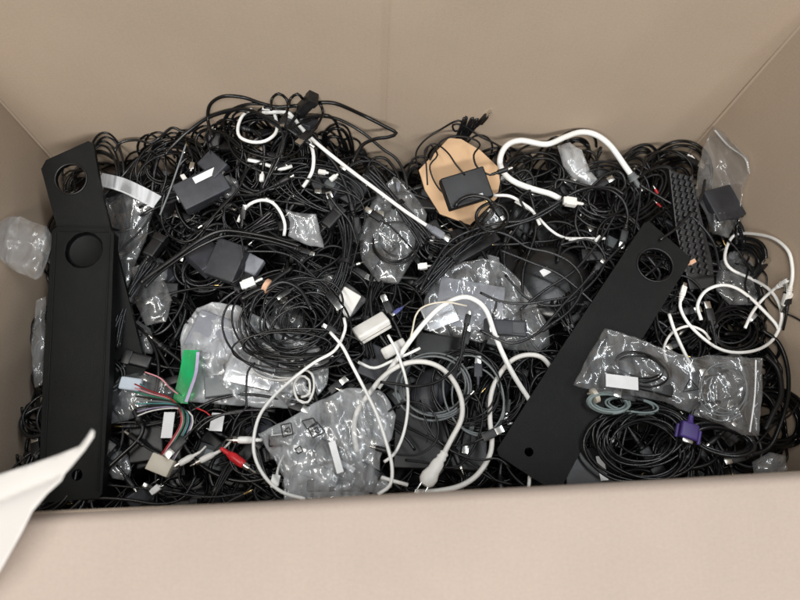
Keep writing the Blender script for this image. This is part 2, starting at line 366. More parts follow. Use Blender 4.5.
# front flap folded outwards and down over the rim
nf = -WALLS['front'][1]; dvec = (cFR - cFL).normalized()
V = []; Fc = []; UV = []; prof = []
for k in range(9):
    t = math.pi / 2 * k / 8; prof.append((.014 - .014 * math.cos(t), FZ - .014 + .014 * math.sin(t)))
for k in range(1, 26): prof.append((.014 + .36 * k / 25, FZ - .0 - .055 * (k / 25) - .04 * (k / 25) ** 2))
under = [(x + (.006 if x < .01 else .001), z - .008) for x, z in prof]
prof2 = prof + under[::-1]; nx = 60; A = cFL - dvec * .25; B = cFR + dvec * .25
arc = [0]
for p, q in zip(prof2, prof2[1:]): arc.append(arc[-1] + math.hypot(p[0] - q[0], p[1] - q[1]))
for i in range(nx + 1):
    q = A.lerp(B, i / nx); 
    for j, (x, z) in enumerate(prof2):
        w = .004 * noise.noise(Vector((i / nx * 5, x * 8, 3))) * min(1, x / .1) + .0035 * noise.noise(Vector((i / nx * 4.5, 0, 8)))
        V.append((q.x + nf.x * x, q.y + nf.y * x, z + w)); UV.append(((B - A).length * i / nx, arc[j]))
m = len(prof2)
for i in range(nx):
    for j in range(m): Fc.append([i * m + j, i * m + (j + 1) % m, (i + 1) * m + (j + 1) % m, (i + 1) * m + j])
fl = mesh_obj('flap', V, Fc, M['cardf'], Matrix(), box)
uvl = fl.data.uv_layers.new(name='uv')
for lp in fl.data.loops: uvl.data[lp.index].uv = UV[lp.vertex_index]
for k, (cc, l1, l2) in enumerate(((cBL, 'back', 'left'), (cBR, 'back', 'right'))):
    n_ = (WALLS[l1][1] + WALLS[l2][1]).normalized()
    MB().tube([(cc.x + n_.x * .001, cc.y + n_.y * .001, ZB + (ZT - ZB) * t / 8) for t in range(9)], .003, 12).build('corner_fold', M['card'], Matrix(), box)
# bottom panel
bp_ = [(q.x, q.y, ZB + h) for h in (0, .008) for q in (cFL, cFR, cBR, cBL)]
mesh_obj('bottom_panel', bp_, [(3, 2, 1, 0), (4, 5, 6, 7), (0, 1, 5, 4), (1, 2, 6, 5), (2, 3, 7, 6), (3, 0, 4, 7)], M['card'], Matrix(), box, smooth=False)
# warehouse floor round the box
g = 4
mesh_obj('floor', [(-g, -g, -.30), (g, -g, -.30), (g, g, -.30), (-g, g, -.30)], [(0, 1, 2, 3)], plain('concrete', (.22, .21, .2), .7, var=.1, scale=6))
tag(bpy.data.objects['floor'], kind='structure')

# ------------------------------------------------------------------ slabs from an outline (speaker bezels, scrap card)
def plane3(a, b, c):
    a, b, c = P0(*a), P0(*b), P0(*c); n = (b - a).cross(c - a).normalized()
    if n.z < 0: n = -n
    return a, n
def Pp(px, py, pl):
    d = ray(px, py); a, n = pl; t = (a - CAMP).dot(n) / d.dot(n); return CAMP + d * t
def slab(outline, pl, th, holes=(), seg=28):
    a, n = pl; o = Pp(*outline[0], pl); x = (Pp(*outline[1], pl) - o).normalized(); y = n.cross(x)
    T = Matrix(((x.x, y.x, n.x, o.x), (x.y, y.y, n.y, o.y), (x.z, y.z, n.z, o.z), (0, 0, 0, 1)))
    Ti = T.inverted()
    loc = lambda px, py: (Ti @ Pp(px, py, pl)).to_2d()
    loops = [[loc(*q) for q in outline]]; infos = []
    for (cx, cy, r) in holes:
        c = loc(cx, cy); rr = (loc(cx + r, cy) - c).length; infos.append((c, rr))
        loops.append([c + Vector((math.cos(2 * math.pi * k / seg), math.sin(2 * math.pi * k / seg))) * rr for k in range(seg)])
    area = sum(p.x * q.y - q.x * p.y for p, q in zip(loops[0], loops[0][1:] + loops[0][:1]))
    if area < 0: loops[0].reverse()
    pts = []; edges = []; faces = []
    for lp in loops:
        n0 = len(pts); pts += lp; faces.append([n0 + i for i in range(len(lp))]) 
    r = delaunay_2d_cdt(pts, [], faces, 1, 1e-6)
    vs = r[0]; fs = [f for f in r[2]]
    # drop triangles inside holes
    keep = []
    for f in fs:
        c = sum((vs[i] for i in f), Vector((0, 0))) / len(f)
        if all((c - hc).length > hr * .97 for hc, hr in infos) : keep.append(f)
    K = len(vs); V = [(v.x, v.y, 0) for v in vs] + [(v.x, v.y, -th) for v in vs]
    cnt = {}
    FF = []
    for f in keep:
        f = list(f); ar = sum(vs[f[i]].x * vs[f[(i + 1) % len(f)]].y - vs[f[(i + 1) % len(f)]].x * vs[f[i]].y for i in range(len(f)))
        if ar < 0: f.reverse()
        FF.append(f); FF.append([i + K for i in f][::-1])
        for i in range(len(f)): cnt[(f[i], f[(i + 1) % len(f)])] = 1
    for (i, j) in list(cnt):
        if (j, i) not in cnt: FF.append([j, i, i + K, j + K])
    return V, FF, T, infos
def bev(o, w=.0012):
    md = o.modifiers.new('bevel', 'BEVEL'); md.width = w; md.segments = 2; md.limit_method = 'ANGLE'; md.angle_limit = R(50)
def bezel(label, outline, pl, th, holes, recess=None, rims=()):
    V, FF, T, inf = slab(outline, pl, th, holes)
    root = empty('speaker_bezel', T); tag(root, label, 'plastic panel', 'long black plastic panels')
    o = mesh_obj('panel', V, FF, M['bezel'], T, root, smooth=False); bev(o)
    for i, (c, r) in enumerate(inf):
        if i in rims:
            MB().tube([(c.x + (r + .0005) * math.cos(t), c.y + (r + .0005) * math.sin(t), .0005) for t in np.linspace(0, 2 * math.pi, 40)[:-1]], .0016, 8, True).build('hole_rim', M['plastic'], T, root)
        if recess and i in recess:
            d = recess[i]
            MB().lathe([(-d - .003, r * .99), (-d, r * .99), (-d + .001, r * .90), (-d + .0022, r * .86), (-d + .001, r * .80)], axis='Z', n=40, c=(c.x, c.y, 0)).build('recessed_disc', M['bezel'], T, root)
    return root
plA = plane3((70, 150, .13), (100, 370, .03), (145, 372, .03))
bezel('long black plastic panel at the back left corner with a round hole showing the cardboard', [(41, 169), (46, 160), (88, 141), (93, 143), (101, 190), (146, 369), (143, 375), (104, 386), (98, 380)], plA, .008, [(71, 179, 15.5), (121, 363, 4)], rims=(0,))
plB = plane3((80, 228, .105), (45, 490, .045), (103, 490, .05))
bezel('long black plastic panel lying on top along the left wall with a blind round recess', [(52, 231), (56, 227), (110, 229), (114, 234), (109, 380), (102, 494), (98, 498), (44, 503), (38, 498), (44, 350)], plB, .016, [(84, 250, 19), (77, 475, 5.5)], recess={0: .008})
def lip(label, a, b, pl, r=.0016):
    root = next(o for o in bpy.data.objects if o.get('label') == label)
    MB().tube([Pp(a[0] + (b[0] - a[0]) * t / 12, a[1] + (b[1] - a[1]) * t / 12, pl) for t in range(13)], r, 8).build('edge_lip', M['bezel'], Matrix(), root)
lbB = 'long black plastic panel lying on top along the left wall with a blind round recess'
lip(lbB, (56, 233), (43, 496), plB); lip(lbB, (110, 234), (98, 492), plB); lip(lbB, (57, 231), (109, 232), plB, .0012)
plC = plane3((650, 225, .085), (690, 262, .085), (530, 480, .05))
bezel('wide black plastic panel lying diagonally at right under the clear bag', [(644, 223), (649, 221), (690, 257), (690, 262), (635, 350), (563, 485), (553, 491), (499, 456), (497, 449), (560, 350)], plC, .010, [(655, 265, 17.5), (529, 452, 4.5)], rims=(0,))
# scrap of card under the black adapter
V, FF, T, _ = slab([(419, 170), (449, 138), (461, 139), (480, 150), (498, 167), (500, 182), (497, 198), (470, 225), (440, 214), (425, 190)], plane3((450, 140, .10), (497, 168, .07), (440, 200, .05)), .004)
o = mesh_obj('cardboard_scrap', V, FF, M['cardx'], T, smooth=False); tag(o, 'small tan piece of cardboard leaning under the black adapter near the back wall', 'cardboard piece')
# sheet of paper poking in from the lower left
def sheet():
    out = [(-60, 492), (0, 474), (30, 464.5), (60, 454), (80, 446), (87, 437), (92, 429), (95, 431.5), (94, 437), (85, 450), (70, 466), (63, 473), (61, 481), (47, 494), (33, 511), (22, 533), (0, 572), (-60, 640)]
    pl = plane3((0, 474, .335), (92, 430, .37), (0, 570, .325)); inner = []
    mx = random.Random(3); pts = [Vector(q) for q in out]
    for x in range(-55, 94, 5):
        for y in range(432, 630, 5):
            if inside((x, y), out, 1.5): inner.append(Vector((x, y)))
    pts += inner; r = delaunay_2d_cdt(pts, [], [list(range(len(out)))], 1, 1e-5)
    V = []
    for v in r[0]:
        q = Pp(v.x, v.y, pl); d = (v.y - (498 - .42 * v.x)) # fold line
        q.z += .007 * math.exp(-abs(d) / 5) * -1 
        V.append(q)
    o = mesh_obj('paper_sheet', V, r[2], M['paper'], recenter=True)
    s = o.modifiers.new('thick', 'SOLIDIFY'); s.thickness = .0009
    tag(o, 'creased white paper sheet poking over the box rim at lower left', 'paper')
def inside(p, poly, margin=0):
    x, y = p; c = False; n = len(poly); md = 1e9
    for i in range(n):
        x1, y1 = poly[i]; x2, y2 = poly[(i + 1) % n]
        if (y1 > y) != (y2 > y) and x < (x2 - x1) * (y - y1) / (y2 - y1) + x1: c = not c
        dx, dy = x2 - x1, y2 - y1; t = max(0, min(1, ((x - x1) * dx + (y - y1) * dy) / (dx * dx + dy * dy + 1e-9)))
        md = min(md, math.hypot(x - x1 - t * dx, y - y1 - t * dy))
    return c and md >= margin if margin >= 0 else md
sheet()

# ------------------------------------------------------------------ plastic bags
def bag(label, out, z, puff=.022, mat='film', seed=1, wr=.004, creases=9, step=2.0, cat='plastic bag', name='plastic_bag', zf=None, flat=0):
    rr = random.Random(seed); xs = [q[0] for q in out]; ys = [q[1] for q in out]
    # jitter the outline so that the film's edge is not ruler straight
    o2 = []
    for i, (x, y) in enumerate(out):
        x2, y2 = out[(i + 1) % len(out)]; L = math.hypot(x2 - x, y2 - y); m = max(1, int(L / 7))
        for k in range(m):
            t = k / m; j = 0 if k == 0 else .8
            o2.append((x + (x2 - x) * t + rr.uniform(-j, j), y + (y2 - y) * t + rr.uniform(-j, j)))
    ins = []; x = min(xs); row = 0
    while x < max(xs):
        y = min(ys) + (row % 2) * step / 2
        while y < max(ys):
            if inside((x, y), o2, step * .45): ins.append((x + rr.uniform(-.3, .3), y + rr.uniform(-.3, .3)))
            y += step
        x += step * .9; row += 1
    pts = [Vector(q) for q in o2 + ins]
    r = delaunay_2d_cdt(pts, [], [list(range(len(o2)))], 1, 1e-5)
    cx, cy = sum(xs) / len(xs), sum(ys) / len(ys); sz = max(max(xs) - min(xs), max(ys) - min(ys))
    a0 = rr.random() * math.pi; c0, s0 = math.cos(a0), math.sin(a0)
    cr = []
    for k in range(int(creases * 1.8)):
        a = rr.random() * math.pi; ox, oy = cx + rr.uniform(-.4, .4) * sz, cy + rr.uniform(-.4, .4) * sz
        cr.append((ox, oy, math.cos(a), math.sin(a), rr.uniform(.4, 1) * rr.choice((1, 1, -.7)), rr.choice((.9, 1.2, 1.8, 3, 4.5)), rr.uniform(.12, .6) * sz))
    E = max(8.0, sz * .16); V = []; nv = len(r[0]); top = []; bot = []
    for v in r[0]:
        d = inside((v.x, v.y), o2, -1); k = min(1, d / E); k = math.sin(k * math.pi / 2)
        h = 0
        for (ox, oy, c, s, a, w, ln) in cr:
            u = (v.x - ox) * c + (v.y - oy) * s; q = -(v.x - ox) * s + (v.y - oy) * c + 2 * math.sin(u / 9)
            h += a * math.exp(-abs(q) / w) * math.exp(-(u / ln) ** 2)
        nz = .9 * abs(noise.noise(Vector((v.x * c0 / 8 + v.y * s0 / 8, (v.y * c0 - v.x * s0) / 26, seed * 3.1)))) + .18 * abs(noise.noise(Vector((v.x / 6, v.y / 6, seed * 1.7))))
        zz = z + hump(v.x, v.y) if zf is None else zf(v.x, v.y)
        e = min(1, d / 5); edge = .004 * noise.noise(Vector((v.x / 15, v.y / 15, seed)))
        top.append(P(v.x, v.y, zz + edge + puff * .62 * k * (.75 + .5 * noise.noise(Vector((v.x / 30, v.y / 30, seed + 9)))) + e * wr * .55 * (1.15 * h + .6 * nz)))
        bot.append(P(v.x, v.y, zz + edge - .001 - .003 * e, .004))
    B = []; cnt = {}
    for f in r[2]:
        B.append(tuple(f)); B.append(tuple(i + nv for i in f)[::-1])
        for i in range(len(f)): cnt[(f[i], f[(i + 1) % len(f)])] = 1
    for (i, j) in list(cnt):
        if (j, i) not in cnt: B.append((j, i, i + nv, j + nv))
    o = mesh_obj(name, top + bot, B, M[mat], recenter=True); tag(o, label, cat)
    BAGTOP[label] = (z, puff); return o
BAGTOP = {}
def strip(pts, z, w, mat, parent, name='zip_strip', th=.0012):
    """a flat ribbon along photo points, lying on the bag"""
    C = spline([P(x, y, z + hump(x, y)) for x, y in pts]); V = []; Fc = []
    for i, c in enumerate(C):
        t = (C[min(i + 1, len(C) - 1)] - C[max(i - 1, 0)]).normalized(); s = t.cross(Vector((0, 0, 1))).normalized() * w / 2
        for q in (c - s, c + s): V += [q, q - Vector((0, 0, th))]
    for i in range(len(C) - 1):
        a = i * 4; b = a + 4
        Fc += [(a, a + 2, b + 2, b), (a + 1, b + 1, b + 3, a + 3), (a, b, b + 1, a + 1), (a + 2, a + 3, b + 3, b + 2)]
    return mesh_obj(name, V, Fc, M[mat], Matrix(), parent, smooth=False)

bag('crumpled milky plastic bag squeezed against the left wall', [(-6, 224), (8, 217), (20, 216), (33, 222), (47, 226), (52, 236), (51, 248), (47, 262), (42, 276), (36, 280), (24, 275), (10, 268), (0, 258), (-8, 245)], .09, .035, 'filmm', 5, .008, 14)
b = bag('frosted zip-top bag tucked behind the left black panels', [(98, 170), (125, 179), (163, 197), (152, 216), (146, 240), (136, 262), (128, 288), (118, 292), (112, 240), (104, 200)], .03, .014, 'filmd', 6, .005, 9)
strip([(99, 179), (120, 184), (140, 193), (157, 202)], .055, .027, 'filmg', b, 'zip_strip')
strip([(101, 184), (120, 190.5), (140, 199.5), (154, 207)], .0565, .0018, 'label', b, 'zip_line')
bag('clear bag with a square flap beside the second panel, white glare on top', [(131, 268), (150, 262), (163, 272), (172, 300), (166, 322), (146, 326), (136, 305)], .035, .016, 'filmd', 7, .006, 7)
silver = bag('silvery crinkled zip bag with a green zip strip, left of centre', [(180, 340), (184, 325), (197, 308), (212, 302), (238, 305), (262, 318), (286, 330), (318, 346), (330, 356), (327, 385), (313, 402), (300, 408), (270, 408), (240, 406), (205, 403), (190, 402), (178, 402), (181, 370)], .035, .016, 'filmz', 8, .008, 22)
strip([(191, 350), (188, 368), (184, 386), (180, 403)], .060, .025, 'zgreen', silver, 'zip_strip')
strip([(198, 352), (196, 372), (191, 388), (186, 402)], .0625, .005, 'lilac', silver, 'zip_line')
bottom = bag('large clear bag with printed recycling marks at the front centre', [(258, 434), (290, 418), (320, 400), (347, 388), (380, 390), (390, 402), (396, 415), (392, 438), (380, 458), (380, 474), (392, 487), (370, 498), (330, 503), (284, 500), (284, 478), (276, 462), (266, 448)], .075, .036, 'filmb', 9, .007, 20)
rbag = bag('long clear zip bag with a white sticker over the right black panel', [(573, 385), (590, 352), (605, 328), (620, 332), (650, 343), (692, 358), (708, 355), (735, 357), (763, 358), (762, 400), (759, 436), (742, 435), (720, 424), (695, 416), (665, 402), (635, 396), (600, 392)], .085, .030, 'film', 10, .009, 24)
strip([(756, 360), (755, 395), (750, 432)], .108, .002, 'label', rbag, 'zip_line')
ubag = bag('clear bag standing in the back right corner holding a dark gadget', [(714, 126), (728, 136), (748, 158), (750, 172), (742, 190), (741, 218), (728, 238), (712, 234), (706, 215), (696, 196), (697, 180), (702, 150)], .07, .030, 'film', 12, .007, 14)
strip([(715, 130), (728, 145), (745, 158), (749, 172)], .105, .003, 'filmg', ubag, 'zip_line')
cbag = bag('clear bag in the upper middle under the straight white cable', [(394, 176), (405, 184), (418, 200), (427, 214), (424, 236), (412, 262), (398, 284), (378, 282), (362, 262), (359, 238), (368, 212), (378, 190)], .035, .024, 'film', 13, .007, 14)
bag('little clear pouch with white creased edges near the white cable loop', [(285, 209), (300, 213), (316, 214), (319, 226), (324, 248), (310, 246), (296, 240), (288, 236), (290, 222)], .06, .010, 'filmm', 14, .006, 7)
mbag = bag('wide clear bag of parts between the white cable arch and the round dark case', [(424, 300), (430, 285), (447, 270), (462, 262), (482, 258), (500, 262), (520, 280), (535, 300), (548, 325), (550, 345), (538, 352), (510, 350), (470, 340), (440, 336), (424, 330)], .035, .026, 'film', 15, .007, 18)
bag('clear pouch of pale foam beside the coloured wire harness', [(109, 392), (120, 376), (140, 372), (163, 378), (178, 392), (170, 404), (150, 410), (128, 420), (108, 425), (105, 408)], .03, .018, 'film', 16, .006, 10)
bag('narrow strip of clear film hanging between left wall and panel', [(36, 300), (46, 296), (45, 350), (42, 385), (35, 388), (31, 350)], .05, .010, 'film', 17, .005, 8)
bag('clear film wrap around the white power bricks in the middle', [(325, 270), (350, 285), (368, 300), (350, 318), (330, 312), (312, 296)], .03, .016, 'filmd', 18, .006, 8)
bag('cloudy white plastic scrap beneath the thick white loop', [(557, 146), (570, 142), (582, 150), (590, 170), (600, 182), (590, 188), (575, 180), (563, 166)], .035, .018, 'filmz', 19, .007, 8)
bag('clear round pouch beside the right-hand white loops', [(718, 262), (735, 250), (752, 262), (762, 285), (752, 305), (730, 305), (716, 290)], .04, .024, 'film', 20, .006, 10)
bag('clear plastic scrap in the front right corner of the heap', [(752, 462), (770, 452), (786, 456), (788, 470), (770, 476), (754, 474)], .05, .012, 'film', 21, .006, 6)
bag('crumpled clear film inside the big black cable coil', [(275, 300), (298, 308), (308, 325), (298, 340), (280, 338), (268, 322)], .03, .016, 'filmd', 22, .007, 7)
# printed marks on the front-centre bag
def mark(pts, z, parent, r=.00105, closed=True):
    q = [P(x, y, z) for x, y in pts]
    if closed: q = [q[i].lerp(q[(i + 1) % len(q)], t) for i in range(len(q)) for t in (0, .5)]
    MB().tube(q, r, 6, closed).build('printed_mark', M['ink'], Matrix(), parent)
for pts in ([(308, 428), (317, 422), (325, 432), (313, 438)], [(311, 431), (317, 427), (320, 433)], [(281, 425), (291, 423), (293, 434), (283, 437)], [(284, 431), (289, 427), (291, 432)], [(302, 421), (313, 418), (317, 424), (307, 429)], [(295, 449), (300, 446), (303, 451), (298, 454)]):
    mark(pts, .116, bottom)
mark([(683, 392), (690, 379), (699, 389)], .128, rbag); mark([(686, 389), (690, 383), (695, 388)], .128, rbag, .0005)

# ------------------------------------------------------------------ boxes: adapters and the like
def patch(T, c, d, parent, mat='label', name='label'):
    return MB().box(c, d, .0004, 1).build(name, M[mat], T, parent)
def adapter(label, px, py, w, h, ang, z, th=.024, mat='plastic', tx=0, ty=0, stick=None, name='power_adapter', cat='power adapter', bevel=.003, group=None, prongs=False, seam=True):
    z0 = z + hump(px, py); T = frame(px, py, z0, ang, tx, ty); s = S(px, py, z0); W, H = w * s, h * s
    root = empty(name, T); tag(root, label, cat, group)
    MB().box((0, 0, 0), (W, H, th), bevel, 3).build('body', M[mat], T, root)
    if seam: MB().box((0, 0, -th * .05), (W + .0008, H + .0008, .0012), .0004, 1).build('seam', M['bed'], T, root)
    for (u, v, lw, lh, *mm) in (stick or []):
        patch(T, (u * W, v * H, th / 2 + .0003), (lw * W, lh * H, .0006), root, *(mm or ['label']))
    if prongs:
        for d in (-.0063, .0063): MB().box((W / 2 + .008, d, 0), (.016, .0015, .0065), .0005).build('prong', M['metal'], T, root)
    return root
adapter('dark grey rectangular power brick with a white sticker at the back left', 203, 190, 50, 29, 26, .045, .034, 'grey', tx=12, stick=[(.18, .30, .50, .24)])
adapter('small grey adapter propped behind the stickered power brick', 214, 166, 26, 20, -40, .03, .02, 'grey', tx=10)
adapter('square dark grey wall adapter lying face up left of the coil', 228, 262, 34, 40, -20, .06, .026, 'grey', tx=8, ty=-6)
adapter('bluish grey wall adapter tilted beside the square grey one', 207, 258, 30, 34, 40, .045, .026, 'grey', tx=-14, ty=12)
adapter('small pale grey plastic box right of the square wall adapter', 252, 265, 20, 19, -28, .055, .016, 'lgrey', tx=6, seam=False)
adapter('black square adapter resting on the tan cardboard scrap', 466, 189, 46, 32, 17, .085, .022, 'plastic', tx=14, stick=[(.22, -.36, .10, .10)])
adapter('white power brick wedged in the middle of the heap', 372, 328, 36, 17, 30, .050, .022, 'whiteb', tx=-30, bevel=.004)
adapter('second white adapter block under the thin white cables in the middle', 394, 349, 26, 12, 28, .05, .015, 'whiteb', tx=10, bevel=.004)
adapter('off-white broken plug housing above the white power brick', 346, 303, 26, 20, 60, .035, .02, 'whiteb', tx=15)
adapter('black rectangular box with rounded edges right of the white adapters', 440, 348, 50, 24, -8, .035, .024, 'plastic')
adapter('flat grey router box beneath the crossing white cables', 385, 368, 48, 34, -24, .02, .02, 'grey', stick=[(-.35, .25, .05, .06, 'metal')])
adapter('wide black router with a straight front edge behind the mains plug', 440, 438, 92, 62, -2, .0, .03, 'plastic', stick=[(0, .42, .9, .02, 'grey')], name='router', cat='router')
adapter('black device with an upright white sticker in the front right', 588, 470, 54, 42, 6, .03, .03, 'plastic', stick=[(.20, .0, .14, .55)])
adapter('black adapter half hidden under the wire harness connector', 148, 442, 34, 40, 8, .02, .022, 'plastic')
adapter('matte black block beneath the green zip bag', 160, 452, 44, 26, 12, .0, .022, 'grey')
adapter('dark gadget inside the clear bag in the back right corner', 722, 205, 30, 34, 15, .08, .02, 'grey', name='gadget', cat='gadget')
adapter('black connector housing with a row of contacts inside the wide clear bag', 505, 328, 42, 16, -4, .05, .012, 'grey', stick=[(.3, 0, .28, .7, 'cable'), (-.35, 0, .06, .8, 'metal')], name='connector_block', cat='connector', seam=False)
adapter('pale foam square inside the wide clear bag', 470, 305, 66, 50, -10, .032, .004, 'lgrey', name='foam_pad', cat='foam pad', seam=False)
adapter('silver foil packet at the left end of the wide clear bag', 440, 315, 34, 26, 20, .034, .006, 'tape', name='foil_packet', cat='packet', seam=False)
adapter('black gadget inside the recycling-marked bag', 346, 466, 72, 24, -30, .074, .014, 'plastic', name='gadget', cat='gadget', stick=[(.0, .0, .28, .22, 'tape')])
adapter('black power brick inside the recycling-marked bag', 282, 440, 26, 12, 6, .078, .014, 'plastic', stick=[(.0, .42, .8, .1, 'tape')])
adapter('grey speaker part inside the recycling-marked bag', 318, 470, 46, 20, -22, .072, .010, 'cgrey', name='gadget', cat='gadget')
adapter('black round-edged gadget in the silvery zip bag', 225, 385, 40, 22, 8, .04, .012, 'cgrey', name='gadget', cat='gadget')
adapter('small black block at the left of the long clear zip bag', 655, 385, 34, 18, -14, .09, .012, 'plastic')
adapter('flat black piece beneath the film of the front centre bag, nearest the rim', 335, 486, 56, 12, 0, .068, .010, 'plastic', name='gadget', cat='gadget')
adapter('white sticker card inside the long clear zip bag', 622, 382, 32, 13, -7, .108, .0012, 'label', name='paper_slip', cat='paper slip', seam=False, bevel=.0003)
adapter('curved white paper strip in the recycling-marked bag', 336, 457, 7, 32, 18, .102, .0012, 'label', name='paper_slip', cat='paper slip', seam=False, bevel=.0003)
adapter('blank white tag hanging beside the coloured wire harness', 168, 425, 11, 26, 0, .058, .0012, 'label', name='paper_tag', cat='tag', seam=False, bevel=.0003)
adapter('blank white tag right of the wire harness by the red plug', 217, 422, 13, 18, -4, .052, .0012, 'label', name='paper_tag', cat='tag', seam=False, bevel=.0003)
adapter('pale blue foam lump in the pouch beside the wire harness', 131, 384, 22, 13, -8, .046, .010, 'foam', name='foam_pad', cat='foam pad', seam=False, bevel=.004)
adapter('off-white foil insert in the middle of the silvery zip bag', 250, 372, 50, 30, -12, .045, .006, 'tape', name='foil_packet', cat='packet', seam=False)
adapter('white foam sheet under the left of the silvery zip bag', 215, 335, 50, 40, -20, .04, .005, 'lgrey', name='foam_pad', cat='foam pad', seam=False)
adapter('black adapter with glossy side right of the upper middle bag', 470, 248, 60, 20, 30, .02, .022, 'plastic')
# round dark case in the middle right
T = frame(552, 282, .022, 20); s = S(552, 282) * .76
root = empty('disc_case', T); tag(root, 'dark domed round case with a small white square sticker', 'round case')
MB().lathe([(-.012, 48 * s), (0, 50 * s), (.003, 50 * s), (.007, 48 * s), (.012, 40 * s), (.015, 25 * s), (.016, 4 * s)], axis='Z', n=56).build('body', plain('smoky_plastic', (.008, .0085, .009), .3, bump=.1), T, root)
patch(frame(545, 272, .0365, 30), (0, 0, .0015), (12 * s, 9 * s, .0008), root); 
# mouse-like pod among the coil
T = frame(430, 392, .03, 60)
root = empty('computer_mouse', T); tag(root, 'dark grey rounded computer mouse inside the ring of thin cables', 'mouse')
q = MB().lathe([(-.045, .004), (-.04, .016), (-.025, .026), (0, .030), (.025, .027), (.04, .016), (.045, .004)], n=28); q.V = [(x, y, max(-.006, z * .6)) for x, y, z in q.V]
q.build('body', M['grey'], T, root); MB().lathe([(-.003, .009), (.003, .009)], axis='Y', n=18, c=(.024, 0, .012)).build('scroll_wheel', M['plastic'], T, root)
MB().box((.02, 0, .0165), (.04, .0012, .003), .0004).build('button_gap', M['bed'], T, root)
# white desktop cube connector etc.
# ------------------------------------------------------------------ keyboard
def keyboard():
    pl = plane3((672, 172, .12), (694, 180, .115), (700, 285, .03))
    V, FF, T, _ = slab([(669, 169), (692, 177), (713, 262), (716, 288), (690, 290), (676, 230)], pl, .012)
    root = empty('keyboard', T); tag(root, 'black keyboard standing on edge beside the back right corner', 'keyboard')
    o = mesh_obj('body', V, FF, M['plastic'], T, root, smooth=False); bev(o, .002)
    kb = MB().box((0, 0, .0035), (.0075, .0095, .005), .0012, 2, taper=.8)
    me = None
    for j in range(16):
        for i in range(4):
            v = (j + .7) / 16.6; u = (i + .5) / 4
            a = (670 + 12 * v, 171 + (275 - 171) * v); w = 22 + 8 * v
            q = Pp(a[0] + w * u, a[1] + 4 * u, pl)
            T2 = T.copy(); T2.translation = q
            if me is None: o = kb.build('key', M['key'], T2, root); me = o.data
            else: link(bpy.data.objects.new('key', me), T2, root)
keyboard()

# ------------------------------------------------------------------ white and coloured cables traced from the photograph
def sc4(x0, y0, pts): return [(x0 + q[0] / 4, y0 + q[1] / 4) for q in pts]
cable('white_cable', 'long straight white cable running from the back left hump to the middle', [(262, 113), (285, 112), (293, 117), (303, 130), (320, 146), (350, 170), (378, 191), (405, 211), (432, 229)], .06, .0036, 'white', ends=(None, 'usb'), body='lgrey', amp=.002)
cable('white_cable', 'thin white cable bending down beside the straight white one', [(288, 116), (297, 122), (306, 134), (313, 152), (313, 168), (309, 178), (303, 187)], .05, .0034, 'white', amp=.002)
cable('white_cable', 'small white loop at the very top of the left hump', [(252, 109), (243, 115), (238, 127), (240, 137), (252, 142), (265, 141), (275, 134), (277, 125), (273, 112), (262, 108)], .045, .003, 'white', amp=.002)
cable('white_cable', 'short stretch of white cable under the top left loop', [(248, 160), (258, 162), (270, 166), (281, 169), (292, 166)], .035, .0034, 'white', amp=.003)
cable('white_cable', 'white half loop curving above the small clear pouch', [(238, 222), (242, 213), (250, 204), (262, 200), (273, 203), (281, 213), (285, 225), (284, 236)], .055, .003, 'white', amp=.002)
cable('white_cable', 'thick white hose-like cable looping along the back right wall', sc4(450, 80, [(735, 395), (700, 345), (640, 262), (580, 218), (520, 209), (460, 228), (410, 251), (370, 257), (280, 242), (225, 264), (200, 318), (213, 368), (260, 408), (340, 438), (400, 455), (440, 475)]), .06, .0055, 'white', ends=('barrel', None), body='cgrey', amp=.004)
cable('white_cable', 'thin white cable ducking under the thick white back loop', sc4(450, 80, [(170, 462), (240, 465), (300, 500), (333, 528), (360, 580)]), .045, .003, 'white')
cable('white_cable', 'white cable ends showing just right of the round dark case', sc4(500, 200, [(60, 5), (130, 48), (200, 118), (255, 150), (320, 154), (420, 154)]), .04, .0026, 'white')
cable('white_cable', 'large right-hand white loop climbing the right wall', sc4(600, 220, [(755, 290), (768, 240), (768, 180), (750, 120), (690, 72), (600, 54), (540, 60), (510, 100), (500, 160), (530, 200), (600, 232), (670, 272), (710, 322), (727, 380), (714, 440), (680, 490), (620, 522), (540, 530), (470, 512), (400, 462), (345, 402), (320, 345), (328, 300)]), .055, .0029, 'white', ends=('usb', 'mini'), body='whiteb', amp=.004)
cable('white_cable', 'white cable crossing the large right loop as an inner arch', sc4(600, 220, [(405, 400), (390, 342), (420, 286), (480, 261), (540, 270), (600, 310), (650, 358), (700, 412), (715, 440)]), .065, .003, 'white', amp=.002)
cable('white_cable', 'short white cable with a tapered plug near the right wall', sc4(600, 220, [(580, 432), (608, 372), (650, 318), (700, 274), (725, 258)]), .06, .0027, 'white', ends=(None, 'mini'), body='white', amp=.002)
cable('white_cable', 'straight white cable coming out of the long clear zip bag', [(669, 314), (675, 332), (686, 356), (694, 372)], .065, .003, 'white', amp=.001)
cable('white_cable', 'small white arch between the panel and the large right loop', [(667, 362), (664, 348), (672, 333), (688, 326), (703, 331), (710, 340)], .055, .0024, 'whiteb', amp=.002)
cable('white_cable', 'thick white cable arching over the wide clear bag and under the right panel', [(378, 388), (392, 367), (407, 345), (425, 322), (442, 306), (462, 297), (477, 301), (487, 312), (494, 332), (502, 352), (513, 374, .07), (530, 401, .045), (545, 425, .01)], .075, .0044, 'white', amp=.002)
mains = cable('mains_cable', 'off-white mains cable with a moulded two-prong plug at the front rim', [(357, 452), (354, 430), (357, 412), (366, 398), (380, 380), (395, 368), (412, 362), (430, 363), (445, 371), (456, 385), (462, 403), (461, 420), (452, 438), (443, 455), (435, 468)], .085, .0042, 'whiteb', ends=(None, 'mains'), body='whiteb', amp=.002)
